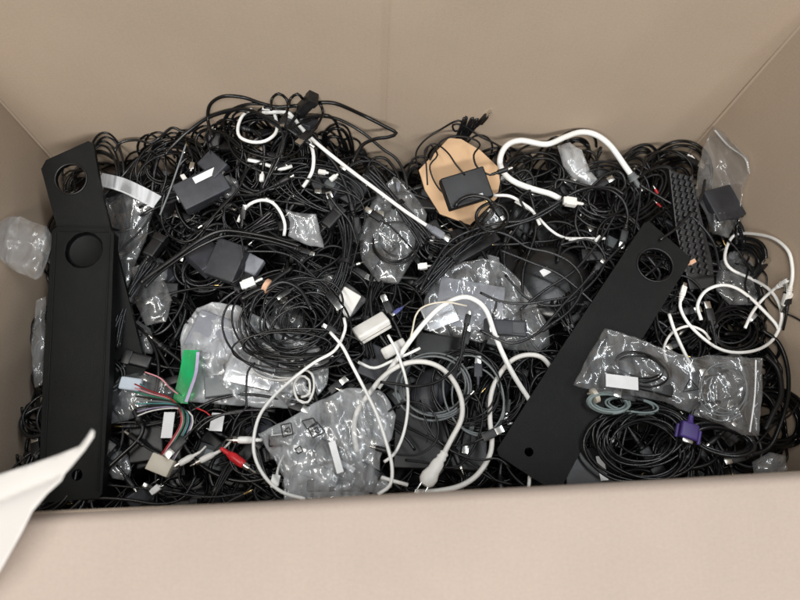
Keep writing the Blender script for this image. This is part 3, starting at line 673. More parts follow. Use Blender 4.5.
cable('white_cable', 'white cable making a tall question-mark beside the right panel edge', [(558, 380, .01), (551, 368, .04), (541, 357), (526, 355), (511, 361), (498, 377), (491, 395), (490, 420), (492, 440), (489, 457), (477, 475), (460, 486), (437, 491), (415, 492)], .06, .0042, 'whiteb', amp=.003)
cable('white_cable', 'long thin white loop reaching round the left of the recycling-marked bag', [(344, 318), (345, 330), (335, 350), (315, 362), (295, 377), (275, 395), (260, 415), (254, 437), (255, 457), (265, 477), (282, 492), (305, 499)], .10, .0026, 'white', amp=.002)
cable('white_cable', 'thin white cable crossing over the recycling-marked bag to the rim', [(330, 332), (342, 346), (352, 365), (365, 390), (377, 415), (387, 445), (392, 467), (390, 485), (378, 497)], .125, .0026, 'white', amp=.001)
cable('white_cable', 'white cable dropping straight down right of the recycling-marked bag', [(388, 335), (397, 352), (406, 380), (408, 405), (404, 432), (395, 453), (384, 462)], .095, .0024, 'white', amp=.001)
cable('white_cable', 'thin ivory cable curling over the foil packet', [(467, 306), (445, 302), (425, 306), (416, 315), (412, 332), (408, 345), (398, 358)], .08, .0016, 'ivory', amp=.001)
cable('white_cable', 'second thin white cable running into the middle white adapters', [(420, 348), (408, 354), (392, 361), (374, 368), (358, 362)], .075, .0026, 'white', amp=.002)
cable('white_cable', 'white tail running from the bag to the mains plug', [(372, 474), (390, 480), (408, 485)], .075, .003, 'whiteb', amp=.001)
cable('white_cable', 'short white stub hanging at the tip of the right panel', [(530, 472), (529, 490)], .04, .003, 'whiteb', amp=0)
cable('ribbon_cable', 'flat white coiled lead in the right end of the silvery zip bag', [(296, 377), (303, 370), (312, 374), (314, 388), (308, 402), (298, 400), (294, 386), (300, 376), (309, 380), (309, 394), (301, 397)], .08, .002, 'whiteb', amp=.001)
cable('white_cable', 'white pigtail with a small white connector near the middle', [(455, 262), (438, 265), (428, 266)], .05, .0016, 'cable', ends=(None, 'block'), body='white', pscale=.7)
cable('usb_cable', 'black cable with a bare metal plug inside the upper middle bag', [(420, 258), (402, 238), (388, 224), (382, 220)], .055, .0017, 'cable2', ends=(None, 'usb'), amp=.001)
cable('usb_cable', 'black cable ending in a metal plug beside the white arch', [(458, 372), (462, 355), (464, 345)], .085, .0022, 'cable', ends=(None, 'usb'), amp=.001)
cable('usb_cable', 'thin cable with a pale metal-tipped plug on the router', [(478, 390), (478, 378)], .06, .002, 'cable2', ends=(None, 'usb'), body='grey', amp=0)
cable('usb_cable', 'black cable with a white-tipped plug inside the right white loops', [(716, 345), (713, 328), (711.5, 322)], .07, .002, 'cable', ends=(None, 'usb'), amp=0)
cable('usb_cable', 'black plug cable standing against the right wall', [(783, 330), (786, 316), (787, 305)], .06, .0022, 'cable', ends=(None, 'usb'), amp=0)
cable('splitter_cable', 'black lead with a small white block plug on the grey adapter', [(290, 270), (270, 276), (256, 281)], .072, .0018, 'cable', ends=(None, 'block'), body='white', amp=0)
# iec lead over the back
cable('mains_lead', 'thick black mains lead with a boxy socket end peaking above the left hump', sc4(300, 80, [(70, 92), (110, 90), (160, 100), (260, 145), (340, 186), (385, 212), (355, 228), (300, 236), (250, 260), (222, 305), (210, 330)]), .10, .0032, 'cable', amp=.002)
def iec():
    T = dir_frame(P(300, 111, .16), P(319, 92, .21) - P(300, 111, .16)); C = spline([P(262, 190, .13), P(275, 160, .15), P(285, 135, .16), P(292, 122, .16), P(300, 111, .16)])
    V, Fc = tube_geo(C, .003, 8); o = mesh_obj('mains_lead', V, Fc, M['cable'], recenter=True)
    tag(o, 'black mains lead whose angular socket points up at the back wall', 'cable'); plug('iec', T, o, 'plastic', .003)
iec()
BK = [
 ('black cable arching from the socket down to the dark plug at the back', sc4(300, 80, [(0, 160), (40, 148), (90, 145), (160, 160), (250, 210), (330, 275), (385, 315), (418, 375), (430, 440)]), .07, .0028, 'cable3'),
 ('black cable rising in a wide arch above the stickered power brick', sc4(150, 80, [(250, 230), (232, 160), (240, 100), (290, 66), (370, 69), (440, 92), (510, 108), (600, 102)]), .07, .0030, 'cable'),
 ('black cable sweeping low over the back left edge of the hump', sc4(150, 80, [(60, 300), (90, 265), (160, 200), (250, 142), (360, 116), (450, 140), (540, 190), (600, 230)]), .075, .0028, 'cable'),
 ('second black cable hugging the low sweep on the hump', sc4(150, 80, [(150, 215), (220, 160), (300, 130), (390, 120), (470, 160), (530, 210), (520, 300), (470, 400)]), .07, .0024, 'cable3'),
 ('small black loop poking above the hump beside the socket', sc4(150, 80, [(485, 120), (488, 75), (515, 55), (545, 75), (552, 110), (540, 150)]), .09, .0024, 'cable'),
 ('second small black loop right beside the socket', sc4(150, 80, [(555, 110), (562, 75), (590, 56), (610, 75)]), .10, .0024, 'cable'),
 ('black cable dropping from the socket to its right side', sc4(150, 80, [(680, 95), (692, 130), (670, 180), (640, 210)]), .09, .0024, 'cable'),
 ('brownish thin cable running diagonally down from the socket', sc4(150, 80, [(640, 160), (590, 180), (545, 220), (520, 300), (440, 330), (390, 360), (350, 440), (240, 560), (210, 600)]), .075, .0020, 'cable2'),
 ('black arc in front of the back wall above the zip-top bag', sc4(0, 90, [(460, 245), (480, 212), (540, 200), (600, 210), (640, 190), (690, 150), (740, 170), (800, 130)]), .05, .0024, 'cable3'),
 ('grey thin cable rising straight beside the stickered power brick', sc4(0, 90, [(640, 500), (680, 400), (715, 300), (745, 215)]), .055, .0016, 'cgrey'),
 ('thick black bundle cable sweeping below the stickered power brick', sc4(80, 130, [(340, 250), (325, 330), (340, 400), (390, 440), (450, 440), (520, 370), (570, 300), (620, 262), (700, 258), (800, 210)]), .055, .0024, 'cable'),
 ('thick double cable sweeping from the panels over the grey adapters', sc4(100, 200, [(160, 335), (200, 300), (300, 230), (400, 160), (480, 125), (560, 128), (680, 150), (800, 185)]), .075, .0038, 'cable'),
 ('thinner twin of the double cable over the grey adapters', sc4(100, 200, [(180, 350), (240, 290), (330, 225), (420, 175), (500, 145), (600, 150), (700, 170), (800, 200)]), .072, .0028, 'cable'),
 ('thin cable hanging in a loop over the square grey adapter', sc4(100, 200, [(560, 130), (572, 190), (578, 260), (560, 310), (520, 335)]), .09, .0018, 'cable'),
 ('glossy thin cable skirting above the tan rubber band', sc4(100, 200, [(575, 205), (640, 205), (720, 210), (780, 235), (830, 280), (870, 320), (910, 370)]), .08, .0018, 'cable3'),
 ('black cable looping down round the upper middle clear bag', sc4(250, 140, [(150, 150), (230, 155), (320, 190), (400, 215), (445, 250), (460, 310), (440, 380), (420, 460), (400, 540)]), .065, .0018, 'cable'),
 ('straight thick black cable behind the upper middle bag', sc4(250, 140, [(310, 215), (350, 270), (400, 330), (430, 420)]), .055, .0026, 'cable3'),
 ('pair of black cables fanning right from the straight white cable', sc4(420, 180, [(0, 440), (60, 330), (130, 240), (240, 190), (330, 170), (420, 160), (520, 110), (640, 40), (760, 30), (820, 60)]), .065, .0026, 'cable3'),
 ('black cable sweeping across the middle to the right panel tip', sc4(420, 180, [(30, 400), (100, 300), (180, 240), (280, 205), (360, 225), (430, 270), (520, 290), (600, 330), (645, 390), (640, 460), (590, 530), (520, 580)]), .068, .0024, 'cable3'),
 ('black cable crossing under the round case towards the right panel', sc4(420, 180, [(240, 450), (320, 485), (420, 495), (520, 480), (600, 465), (640, 430), (700, 370), (760, 310), (820, 250)]), .07, .0024, 'cable3'),
 ('grey sheened cable making the long diagonal beside the right panel', sc4(380, 220, [(400, 440), (480, 480), (540, 492), (620, 460), (680, 400), (740, 330), (800, 270), (860, 200)]), .08, .0024, 'cable3'),
 ('black cable ring around the back of the thick white loop', sc4(450, 80, [(230, 390), (300, 360), (335, 400), (320, 440), (280, 470), (300, 520)]), .06, .0022, 'cable2'),
 ('black cable curling right of the thick white loop', sc4(450, 80, [(420, 440), (430, 400), (500, 410), (570, 430), (640, 440), (690, 480), (710, 540), (700, 600)]), .06, .0030, 'cable'),
 ('long sheened black cable passing below the thick white loop', sc4(450, 80, [(180, 600), (260, 580), (350, 550), (420, 510), (480, 460), (560, 430), (620, 380), (680, 370), (700, 420), (660, 470)]), .062, .0026, 'cable3'),
 ('two-strand black lead draped over the black square adapter', sc4(300, 80, [(470, 350), (465, 290), (500, 240), (560, 200), (615, 168), (645, 165), (650, 195), (620, 205), (612, 180), (650, 180), (720, 225), (790, 260), (840, 300)]), .055, .0018, 'cable2'),
 ('brown-black thin lead lying on the tan cardboard scrap', sc4(300, 80, [(510, 420), (505, 340), (500, 280), (540, 255), (590, 290), (625, 340), (660, 380)]), .09, .0015, 'cable2'),
 ('second thin lead crossing the tan cardboard scrap', sc4(300, 80, [(520, 320), (560, 250), (620, 225), (690, 235), (720, 260), (695, 300), (710, 350), (760, 380), (790, 370)]), .085, .0018, 'cable2'),
 ('thin black lead curling off the left of the cardboard scrap', sc4(300, 80, [(600, 470), (560, 440), (530, 390), (520, 340), (550, 300), (520, 260), (500, 300)]), .08, .0016, 'cable2'),
 ('short black half-ring over the front of the black square adapter', sc4(420, 180, [(140, 110), (160, 80), (210, 62), (270, 75), (300, 110)]), .11, .0036, 'cable'),
 ('black lead arching by the corner bag with a pale tip', sc4(600, 100, [(160, 300), (180, 250), (220, 215), (280, 200), (330, 220), (365, 260), (370, 310)]), .06, .0020, 'cable'),
 ('second black arch near the back right corner', sc4(600, 100, [(100, 260), (150, 255), (200, 280), (180, 230), (240, 205), (300, 215), (345, 235)]), .055, .0018, 'cable'),
 ('brown-black cable rising straight left of the keyboard', sc4(600, 100, [(135, 540), (150, 460), (160, 380), (165, 320)]), .06, .0020, 'cable2'),
 ('black cable reaching up the right wall in a thin arc', sc4(600, 220, [(510, 80), (550, 120), (590, 190), (580, 260), (600, 330)]), .065, .0018, 'cable'),
 ('thin black cable running onto the right wall and down', sc4(600, 220, [(540, 175), (620, 190), (665, 220), (670, 300), (720, 360), (780, 390), (850, 430)]), .05, .0015, 'cable'),
 ('thin black ring lying on the router right of the marked bag', sc4(380, 350, [(30, 250), (80, 215), (140, 208), (200, 235), (232, 300), (220, 370), (160, 415), (90, 420), (30, 405)]), .085, .0017, 'cable'),
 ('thin black cable swinging across the router to the right panel', sc4(380, 350, [(160, 200), (190, 300), (240, 370), (320, 420), (400, 440), (470, 435), (520, 470)]), .08, .0018, 'cable'),
 ('thick black cable running into the question-mark white cable', sc4(380, 350, [(0, 128), (60, 135), (140, 145), (220, 130), (280, 90), (320, 30), (330, -30), (345, -100)]), .10, .0024, 'cable'),
 ('black cable tracing the left edge of the question-mark white cable', sc4(380, 350, [(100, 440), (180, 450), (260, 470), (320, 460), (370, 400), (400, 330), (410, 250), (380, 180), (320, 120), (280, 130)]), .06, .0020, 'cable2'),
 ('black cable snaking below the silvery zip bag to its left', sc4(100, 350, [(620, 50), (590, 90), (585, 170), (580, 240), (520, 255), (430, 270), (380, 310), (340, 350)]), .09, .0018, 'cable'),
 ('black cable running left to right below the silvery zip bag', sc4(100, 350, [(380, 330), (440, 280), (520, 250), (620, 240), (700, 245)]), .085, .0024, 'cable'),
 ('black cable coil crossing the red plug', sc4(100, 350, [(640, 250), (570, 290), (545, 370), (520, 430), (540, 480), (600, 500), (640, 470)]), .07, .0018, 'cable'),
 ('sheened black cable lying along the front rim at left', [(60, 500), (100, 498), (130, 500), (158, 504), (180, 500), (190, 488), (196, 475)], .04, .0026, 'cable3'),
 ('thick black cable bending beside the left panel foot', [(108, 468), (122, 455), (138, 440), (143, 428), (139, 420)], .05, .0036, 'cable'),
 ('thin grey cable along the rim under the wire harness', [(108, 485), (140, 488), (170, 492), (210, 497), (250, 492)], .045, .0016, 'cable3'),
 ('long black cable edging the large coil at front right', sc4(560, 320, [(1, 1), (1, 2)]), .05, .002, 'cable'),
 ('thin black cable against the right wall at the front', [(800, 400), (790, 415), (775, 424), (760, 440), (745, 452), (720, 455)], .05, .0018, 'cable'),
 ('thick black cable hugging the right wall beside the zip bag', [(762, 330), (778, 342), (787, 365), (788, 395), (780, 425), (768, 448), (745, 456)], .055, .0034, 'cable'),
 ('second cable hugging the right wall lower down', [(765, 355), (778, 370), (781, 395), (772, 415), (765, 430)], .06, .0044, 'cable2'),
 ('black cable nosing out of the hole of the right panel', [(646, 255), (652, 262), (660, 275), (650, 290)], .06, .0026, 'cable3'),
 ('second cable seen through the hole of the right panel', [(666, 256), (655, 268), (645, 276)], .063, .0022, 'cable3'),
]
ENDC = [None, None, 'barrel', None, 'mini', None, 'usb', None]
for i, (lb, pts, z, r, mt) in enumerate(BK):
    if len(pts) == 2 and pts[0][0] < 561: continue
    cable('black_cable', lb, pts, z, r, mt, group='black cables lying on top of the heap', ends=(None, ENDC[i % 8]), amp=.003)
cable('audio_cable', 'red phono plug lead at the bottom left beside the white plugs', [(262, 470), (258, 455), (250, 440), (238, 436), (226, 440), (222, 449), (229, 454)], .066, .0018, 'cable', ends=(None, 'rca'), body='red', pscale=1.35)
cable('audio_cable', 'white phono plug lead above the red plug', [(276, 446), (264, 440), (254, 440)], .064, .0018, 'cable', ends=(None, 'rca'), body='white', pscale=1.1)
cable('audio_cable', 'pale phono plug lead pointing left under the tag', [(232, 440), (222, 450), (214, 454)], .066, .0018, 'whiteb', ends=(None, 'rca'), body='whiteb')
cable('audio_cable', 'second pale phono plug lead below the wire harness', [(206, 446), (200, 452), (193, 456)], .062, .0016, 'whiteb', ends=(None, 'rca'), body='whiteb')
cable('audio_cable', 'red phono plug showing near the back right corner', [(672, 216), (664, 204), (658, 194)], .035, .0013, 'cable', ends=(None, 'rca'), body='red', pscale=.5)
cable('audio_cable', 'second red phono plug just below the first near the keyboard', [(676, 226), (668, 214), (661, 207)], .035, .0013, 'cable', ends=(None, 'rca'), body='red', pscale=.5)
cable('audio_cable', 'lead with a brass jack tip at the front rim', [(225, 505), (232, 500), (236, 498)], .05, .0018, 'cable', ends=(None, 'jack'))
cable('audio_cable', 'white lead ending in a pale plug left of the marked bag', [(284, 455), (279, 465), (277, 474)], .06, .0018, 'white', ends=(None, 'block'), body='white', pscale=.8)
cable('video_cable', 'black video cable with a violet plug at the front right', [(720, 402), (704, 402), (693, 410), (690, 422)], .085, .0030, 'cable', ends=(None, 'vga'), body='violet', amp=0, pscale=.95)
cable('video_cable', 'black cable with a small blue plug right of the white power brick', [(412, 300), (404, 306), (400, 309)], .06, .0022, 'cable', ends=(None, 'mini'), body='blue', amp=0, pscale=.7)
cable('white_cable', 'lead with a round white plug under the thick back loop', [(590, 206), (583, 204), (577, 203)], .07, .002, 'cable', ends=(None, 'block'), body='whiteb', amp=0)
cable('charger_cable', 'black lead with a small black and white two-pin end by the harness', [(182, 466), (170, 478), (160, 486)], .055, .0016, 'cable', ends=(None, 'block'), body='white', amp=0, pscale=.6)
# wiring harness
def harness():
    root = empty('wire_harness', Matrix.Translation(P(162, 465, .07))); tag(root, 'multicoloured wire harness bending into a white block connector', 'wire harness')
    base = [(136, 400), (152, 401), (172, 403), (184, 410), (187, 422), (180, 438), (172, 450), (166, 460)]
    cols = ['red', 'pink', 'green', 'cable', 'cgrey', 'teal', 'cable2', 'lilac', 'whiteb']
    for i, c in enumerate(cols):
        k = i - 4; pts = []
        for j, (x, y) in enumerate(base):
            f = [0, .6, .8, 1, 1, 1.1, 1, .9][j]; sp = [5, 3, 1.6, 1.4, 1.5, 1.6, 1.7, 1.8][j]
            a = [(-.2, 1), (-.1, 1), (-.4, 1), (-.9, .5), (-1, .1), (-1, -.2), (-1, -.2), (-1, -.1)][j]
            pts.append(P(x - a[0] * k * sp * (.35 if j < 2 else 1), y + a[1] * k * sp * (-1 if j < 4 else 1) * -1 * .8, .072 + .003 * math.sin(i * 2 + j)))
        V, Fc = tube_geo(spline(pts), .0012, 6); mesh_obj('wire', V, Fc, M[c], Matrix(), root)
    T = frame(161, 465, .072, -22); 
    q = MB().box((0, 0, 0), (.036, .026, .014), .0015); b = q.build('connector', M['ivory'], T, root)
    for j in range(6): MB().box((-.0145 + .0058 * j, .0133, .002), (.0036, .0008, .006), .0002).build('socket', M['cgrey'], T, b)
harness()
# extra loose wires near the zip
for i, (c, pts) in enumerate([('pink', [(145, 372), (160, 378), (170, 388), (178, 394)]), ('red', [(196, 408), (206, 412), (212, 418)]), ('teal', [(140, 384), (156, 394), (168, 402), (182, 408)])]):
    cable('wire', ['thin pink wire at the edge of the green zip strip', 'short red wire beside the white tag', 'teal wire trailing out of the foam pouch'][i], pts, .07, .0011, c, amp=.001, cat='wire')

# ------------------------------------------------------------------ coils
ANCH = [(120, 150, 'behind the left black panels'), (200, 140, 'around the stickered power brick'), (290, 150, 'on the hump at the back left'), (350, 190, 'left of the upper middle clear bag'),
        (150, 230, 'beside the frosted zip-top bag'), (240, 215, 'below the stickered power brick'), (320, 250, 'right of the small clear pouch'), (420, 170, 'left of the tan cardboard scrap'), (450, 230, 'in front of the black square adapter'),
        (530, 190, 'inside the thick white loop'), (600, 200, 'right of the thick white loop'), (660, 190, 'beside the keyboard'), (590, 260, 'between the round case and the right panel'), (500, 240, 'behind the wide clear bag'),
        (150, 350, 'right of the left black panels'), (300, 340, 'around the silvery zip bag'), (350, 350, 'by the white power brick'), (450, 400, 'around the computer mouse'), (520, 400, 'left of the right panel'),
        (130, 470, 'at the foot of the left panels'), (220, 470, 'in the front left below the wire harness'), (430, 470, 'by the mains plug'), (620, 450, 'in the front right under the zip bag'), (700, 460, 'beside the violet plug'),
        (740, 290, 'within the right white loops'), (770, 400, 'against the right wall'), (30, 350, 'in the gap beside the left wall'), (700, 330, 'just behind the long clear zip bag')]
def anchor(px, py): return min(ANCH, key=lambda a: (a[0] - px) ** 2 + (a[1] - py) ** 2)[2]
def coil(label, cx, cy, rx, ry, ang, turns, z, r=.002, mat='cable', tie=None, seed=0, jit=.16, group=None, rise=None):
    rr = random.Random(seed + int(cx * 3 + cy)); W = []; n = int(turns * 18); a0 = rr.random() * 6.28
    ph = [rr.random() * 6.28 for _ in range(6)]; ca, sa = math.cos(R(ang)), math.sin(R(ang))
    for i in range(n + 1):
        t = i / 18 * 2 * math.pi; tt = i / 18
        k = 1 + jit * math.sin(tt * 1.7 + ph[0]) + jit * .6 * math.sin(tt * 3.1 + ph[1])
        x = rx * k * math.cos(t + a0) + rx * jit * math.sin(tt * .9 + ph[2]); y = ry * k * math.sin(t + a0) + ry * jit * 1.2 * math.sin(tt * 1.2 + ph[3])
        px, py = cx + x * ca - y * sa, cy - x * sa - y * ca
        zz = z + hump(px, py) + .012 * math.sin(tt * 2.2 + ph[4]) * .6 + .004 * math.sin(t * 2 + ph[5])
        W.append(P(px, py, zz, r + .003))
    C = spline(W, .008); V, Fc = tube_geo(C, r, 7)
    o = mesh_obj('coiled_cable', V, Fc, M[mat], recenter=True); tag(o, label, 'coiled cable', group)
    if tie:
        a = rr.random() * 6.28; px, py = cx + rx * math.cos(a) * ca - ry * math.sin(a) * sa, cy - rx * math.cos(a) * sa - ry * math.sin(a) * ca
        q = P(px, py, z + hump(px, py)); q2 = P(px + 4 * (-rx * math.sin(a) * ca - ry * math.cos(a) * sa) / max(rx, ry), py + 4 * (rx * math.sin(a) * sa - ry * math.cos(a) * ca) / max(rx, ry), z + hump(px, py))
        T = dir_frame(q, q2 - q); w = min(.011, rx * .0016 * (jit * 4 + .3))
        q_ = MB().lathe([(-.004, w), (-.0035, w * 1.12), (.0035, w * 1.12), (.004, w)], n=16); q_.V = [(x, y, z_ * .8) for x, y, z_ in q_.V]
        q_.build('cable_tie', M[tie], T, o)
    plug(rr.choice(['barrel', 'usb', 'mini', 'jack']), dir_frame(C[-1], C[-1] - C[-3]), o, 'plastic', r)
    return o
coil('big tangled coil of black cable held by a tan rubber band left of centre', 288, 322, 44, 34, -20, 11, .065, .0019, 'cable', None, 1, .26)
coil('inner coil of sheened black cable crossing the banded coil', 300, 318, 34, 24, 30, 7, .075, .0019, 'cable3', None, 2, .28)
coil('loose black coil spilling over the silvery zip bag', 292, 345, 52, 16, 0, 4, .08, .0017, 'cable', None, 3, .2)
def rubber_band():
    T = dir_frame(P(267, 286, .085), P(275, 290, .085) - P(267, 286, .085))
    q = MB().lathe([(-.0045, .011), (-.004, .0125), (.004, .0125), (.0045, .011)], n=20); q.V = [(x, y, z * .8) for x, y, z in q.V]
    o = q.build('rubber_band', M['band'], T); tag(o, 'tan rubber band round the neck of the banded black coil', 'rubber band')
    for i in range(8):
        a = i * .785
        pass
rubber_band()
cable('black_cable', 'bundle neck strand passing through the tan rubber band', [(240, 300), (255, 291), (267, 286), (280, 276), (292, 268)], .085, .0045, 'cable', amp=0)
cable('black_cable', 'second strand pinched by the tan rubber band', [(250, 312), (256, 297), (268, 288), (283, 282), (300, 290), (312, 310)], .087, .0035, 'cable3', amp=0)
coil('pale grey-green cable coiled flat below the zip bag sticker', 608, 403, 19, 9, -5, 4.5, .075, .0022, 'cgreen', 'ivory', 4, .1)
coil('second loop of grey-green cable stretching right of the first', 634, 405, 24, 7, -8, 2.5, .07, .0018, 'cgreen', None, 5, .1)
coil('big glossy black coil in the front right of the box', 640, 445, 48, 33, -12, 7, .06, .0026, 'cable', None, 6, .12)
coil('second black coil nested in the front right coil', 646, 438, 36, 24, 10, 6, .066, .0022, 'cable3', None, 7, .16)
coil('dark oval coil beside the violet plug', 722, 440, 30, 13, -12, 4, .07, .0030, 'cable3', None, 8, .08)
coil('grey thin cable ring around the computer mouse', 436, 388, 34, 30, 0, 3.2, .07, .0020, 'cgrey', None, 9, .1)
coil('black thin cable ring beside the computer mouse', 462, 392, 36, 38, 10, 4, .06, .0016, 'cable', None, 10, .16)
coil('grey cable ring half under the question-mark white cable', 476, 398, 26, 36, 20, 2, .055, .0018, 'cgrey', None, 11, .14)
coil('tight fan of black wire left of the right panel', 505, 396, 18, 26, -30, 8, .045, .0015, 'cable', None, 12, .12)
coil('small grey coiled spring cord below the stickered power brick', 233, 218, 9, 14, 10, 5, .06, .0016, 'cable3', None, 13, .05)
coil('black coil inside the right white loops', 735, 330, 22, 18, 0, 6, .045, .0018, 'cable', 'tape', 14, .15)
coil('black coil beneath the long clear zip bag', 690, 385, 40, 20, -12, 5, .05, .0020, 'cable', None, 15, .15)
coil('black coil visible through the long clear zip bag', 640, 368, 26, 14, -15, 4, .095, .0016, 'cable', None, 16, .12)
coil('pale wire coil inside the right end of the zip bag', 725, 392, 22, 24, 0, 4, .095, .0012, 'cgrey', None, 17, .14)
coil('black coil inside the upper middle clear bag', 398, 240, 22, 20, 0, 4, .045, .0017, 'cable', None, 18, .12)
coil('white-grey wire curl in the middle of the silvery zip bag', 275, 366, 26, 14, -10, 4, .05, .0014, 'whiteb', None, 19, .15)
coil('brass-tipped black coil under the thick white back loop', 540, 172, 26, 20, 10, 5, .02, .0022, 'cable', None, 20, .18)
coil('sheened black coil right of the thick white loop', 608, 195, 30, 26, 0, 6, .03, .0022, 'cable3', None, 21, .2)
coil('black ring of cable in front of the black square adapter', 492, 218, 15, 13, 0, 2.2, .085, .0022, 'cable', None, 22, .08)
coil('loose black coil standing behind the stickered power brick', 170, 170, 30, 22, 20, 6, .03, .0020, 'cable', None, 23, .2)
coil('round black coil on top of the left hump', 268, 140, 40, 24, -15, 6, .03, .0024, 'cable', None, 24, .2)
coil('flat black coil beneath the straight white cable', 325, 190, 40, 18, -20, 7, .035, .0018, 'cable3', None, 25, .2)

# ------------------------------------------------------------------ loose filler strands, plugs, adapters (each its own thing)
POLY = [(60, 172), (100, 158), (150, 146), (200, 132), (240, 118), (300, 118), (335, 142), (400, 168), (450, 152), (500, 146), (560, 146), (620, 158), (650, 170), (690, 172), (730, 235), (762, 300), (778, 370), (790, 430), (794, 468), (600, 482), (400, 494), (200, 506), (20, 520), (24, 440), (36, 340), (46, 250)]
def walk(rr, px, py, L, loopy=1.0):
    a = rr.random() * 6.28; k = rr.uniform(-1, 1) * .03 * loopy; pts = [(px, py)]; st = 9
    for i in range(int(L / st)):
        k += rr.gauss(0, .009) * loopy; k = max(-.055, min(.055, k * .985))
        a += k * st; nx, ny = px + st * math.cos(a), py + st * math.sin(a)
        if not inside((nx, ny), POLY, 3):
            tx, ty = 400 - px, 310 - py; d = math.atan2(ty, tx); df = (d - a + math.pi) % (2 * math.pi) - math.pi
            a += max(-.55, min(.55, df)); k = .02 if df > 0 else -.02
            nx, ny = px + st * math.cos(a), py + st * math.sin(a)
            ny = max(ny, 105)
        px, py = nx, ny; pts.append((px, py))
    return pts
def rnd_in(rr):
    while True:
        q = (rr.uniform(20, 795), rr.uniform(115, 505))
        if inside(q, POLY, 2): return q
rr = random.Random(77)
mats = ['cable'] * 6 + ['cable2'] * 3 + ['cable3'] * 3
for i in range(160):
    px, py = rnd_in(rr)
    if py > 380 and rr.random() < .3: px, py = rnd_in(rr)
    r = rr.choice([.0017, .0021, .0025, .0028, .0031, .0036, .0040]); mt = rr.choice(mats); pts = walk(rr, px, py, rr.uniform(130, 420), rr.choice([.5, 1, 1.4]))
    m = pts[len(pts) // 2]; an = anchor(*m); z = rr.uniform(-.015, .042)
    th = 'thin' if r < .0022 else ('thick' if r > .0028 else 'medium'); sh = {'cable': 'glossy black', 'cable2': 'matte black', 'cable3': 'charcoal'}[mt]
    cable('loose_cable', f'{th} {sh} cable lost in the tangle {an}', pts, z, r, mt, group=f'{th} {sh} loose cables {an}', ends=(rr.choice([None, None, 'usb', 'mini', 'barrel', 'jack', 'rca']), rr.choice([None, None, None, None, 'iec', 'barrel', 'usb'])), amp=rr.uniform(.004, .010), n=7)
for i in range(46):
    px, py = rnd_in(rr); an = anchor(px, py); R0 = rr.uniform(13, 34); tr = rr.randint(3, 7)
    coil(f'black cable coil half buried {an}', px, py, R0, R0 * rr.uniform(.45, .9), rr.uniform(0, 180), tr, rr.uniform(-.02, .028), rr.choice([.002, .0025, .0029, .0033]), rr.choice(mats), rr.choice([None, 'cable2', 'tape', None]), i, rr.uniform(.06, .2), group=f'half-buried black coils {an}')
for i in range(34):
    px, py = rnd_in(rr); an = anchor(px, py)
    adapter(f'black wall adapter half buried {an}', px, py, rr.uniform(22, 40), rr.uniform(16, 26), rr.uniform(0, 180), rr.uniform(-.03, .012), .022, rr.choice(['plastic', 'plastic', 'grey']), rr.uniform(-25, 25), rr.uniform(-20, 20), group=f'half-buried adapters {an}', prongs=rr.random() < .5, stick=[(rr.uniform(-.1, .1), 0, .5, .5, 'cgrey')] if rr.random() < .3 else None)

def hank(label, px, py, L, k, z, r, mat, tie, seed, group=None, a=None):
    """one cable folded to and fro into a hank and held by a tie"""
    r_ = random.Random(seed); a = r_.random() * 6.28 if a is None else a; cv = r_.uniform(-.012, .012); W = []; T0 = None
    for j in range(k):
        o = (j - (k - 1) / 2); sgn = 1 if j % 2 == 0 else -1
        for t in np.linspace(-1, 1, 9) * sgn:
            u = t * L / 2 * (1 + .06 * math.sin(j * 2.3)); pinch = .45 + .55 * t * t
            v = o * r * 560 * 1.9 * pinch + cv * u * u * .5 + .8 * math.sin(j * 1.7 + u / 9)
            x = px + u * math.cos(a) - v * math.sin(a); y = py - u * math.sin(a) - v * math.cos(a)
            W.append(P(x, y, z + hump(x, y) + r * 1.6 * ((j * 5) % 3) * pinch + .004 * math.cos(t * 2), r + .003))
    C = spline(W, .007); V, Fc = tube_geo(C, r, 7); o = mesh_obj('folded_cable', V, Fc, M[mat], recenter=True); tag(o, label, 'folded cable', group)
    q = P(px, py, z + hump(px, py) + r); q2 = P(px + 5 * math.cos(a), py - 5 * math.sin(a), z + hump(px, py) + r); T = dir_frame(q, q2 - q); w = k * r * .55 + r
    m_ = MB().lathe([(-.004, w), (-.0035, w * 1.1), (.0035, w * 1.1), (.004, w)], n=18); m_.V = [(x, y, z_ * .7) for x, y, z_ in m_.V]; m_.build('cable_tie', M[tie], T, o)
    plug(r_.choice(['usb', 'barrel', 'iec']), dir_frame(C[-1], C[-1] - C[-3]), o, 'plastic', r); return o
for i in range(26):
    px, py = rnd_in(rr); px = max(70, min(740, px)); an = anchor(px, py); mt = rr.choice(mats)
    hank(f'black cable folded into a tied hank {an}', px, py, rr.uniform(45, 85), rr.choice([5, 6, 7, 8]), rr.uniform(.0, .035), rr.choice([.0018, .0022, .0026]), mt, rr.choice(['cable2', 'cable', 'cgrey', 'tape']), i, f'tied black hanks {an}')
for i, (x, y, an_) in enumerate([(452, 258, 'fanning out right of the upper middle bag'), (128, 300, 'right of the second left panel'), (345, 262, 'between the small pouch and the upper middle bag'), (398, 205, 'under the straight white cable')]):
    hank(f'thick black hank of cable {an_}', x, y, 90, 7, .048, .0026, 'cable3', 'cable2', 50 + i, 'thick hanks near the middle', [.75, 1.1, 1.35, 2.3][i])
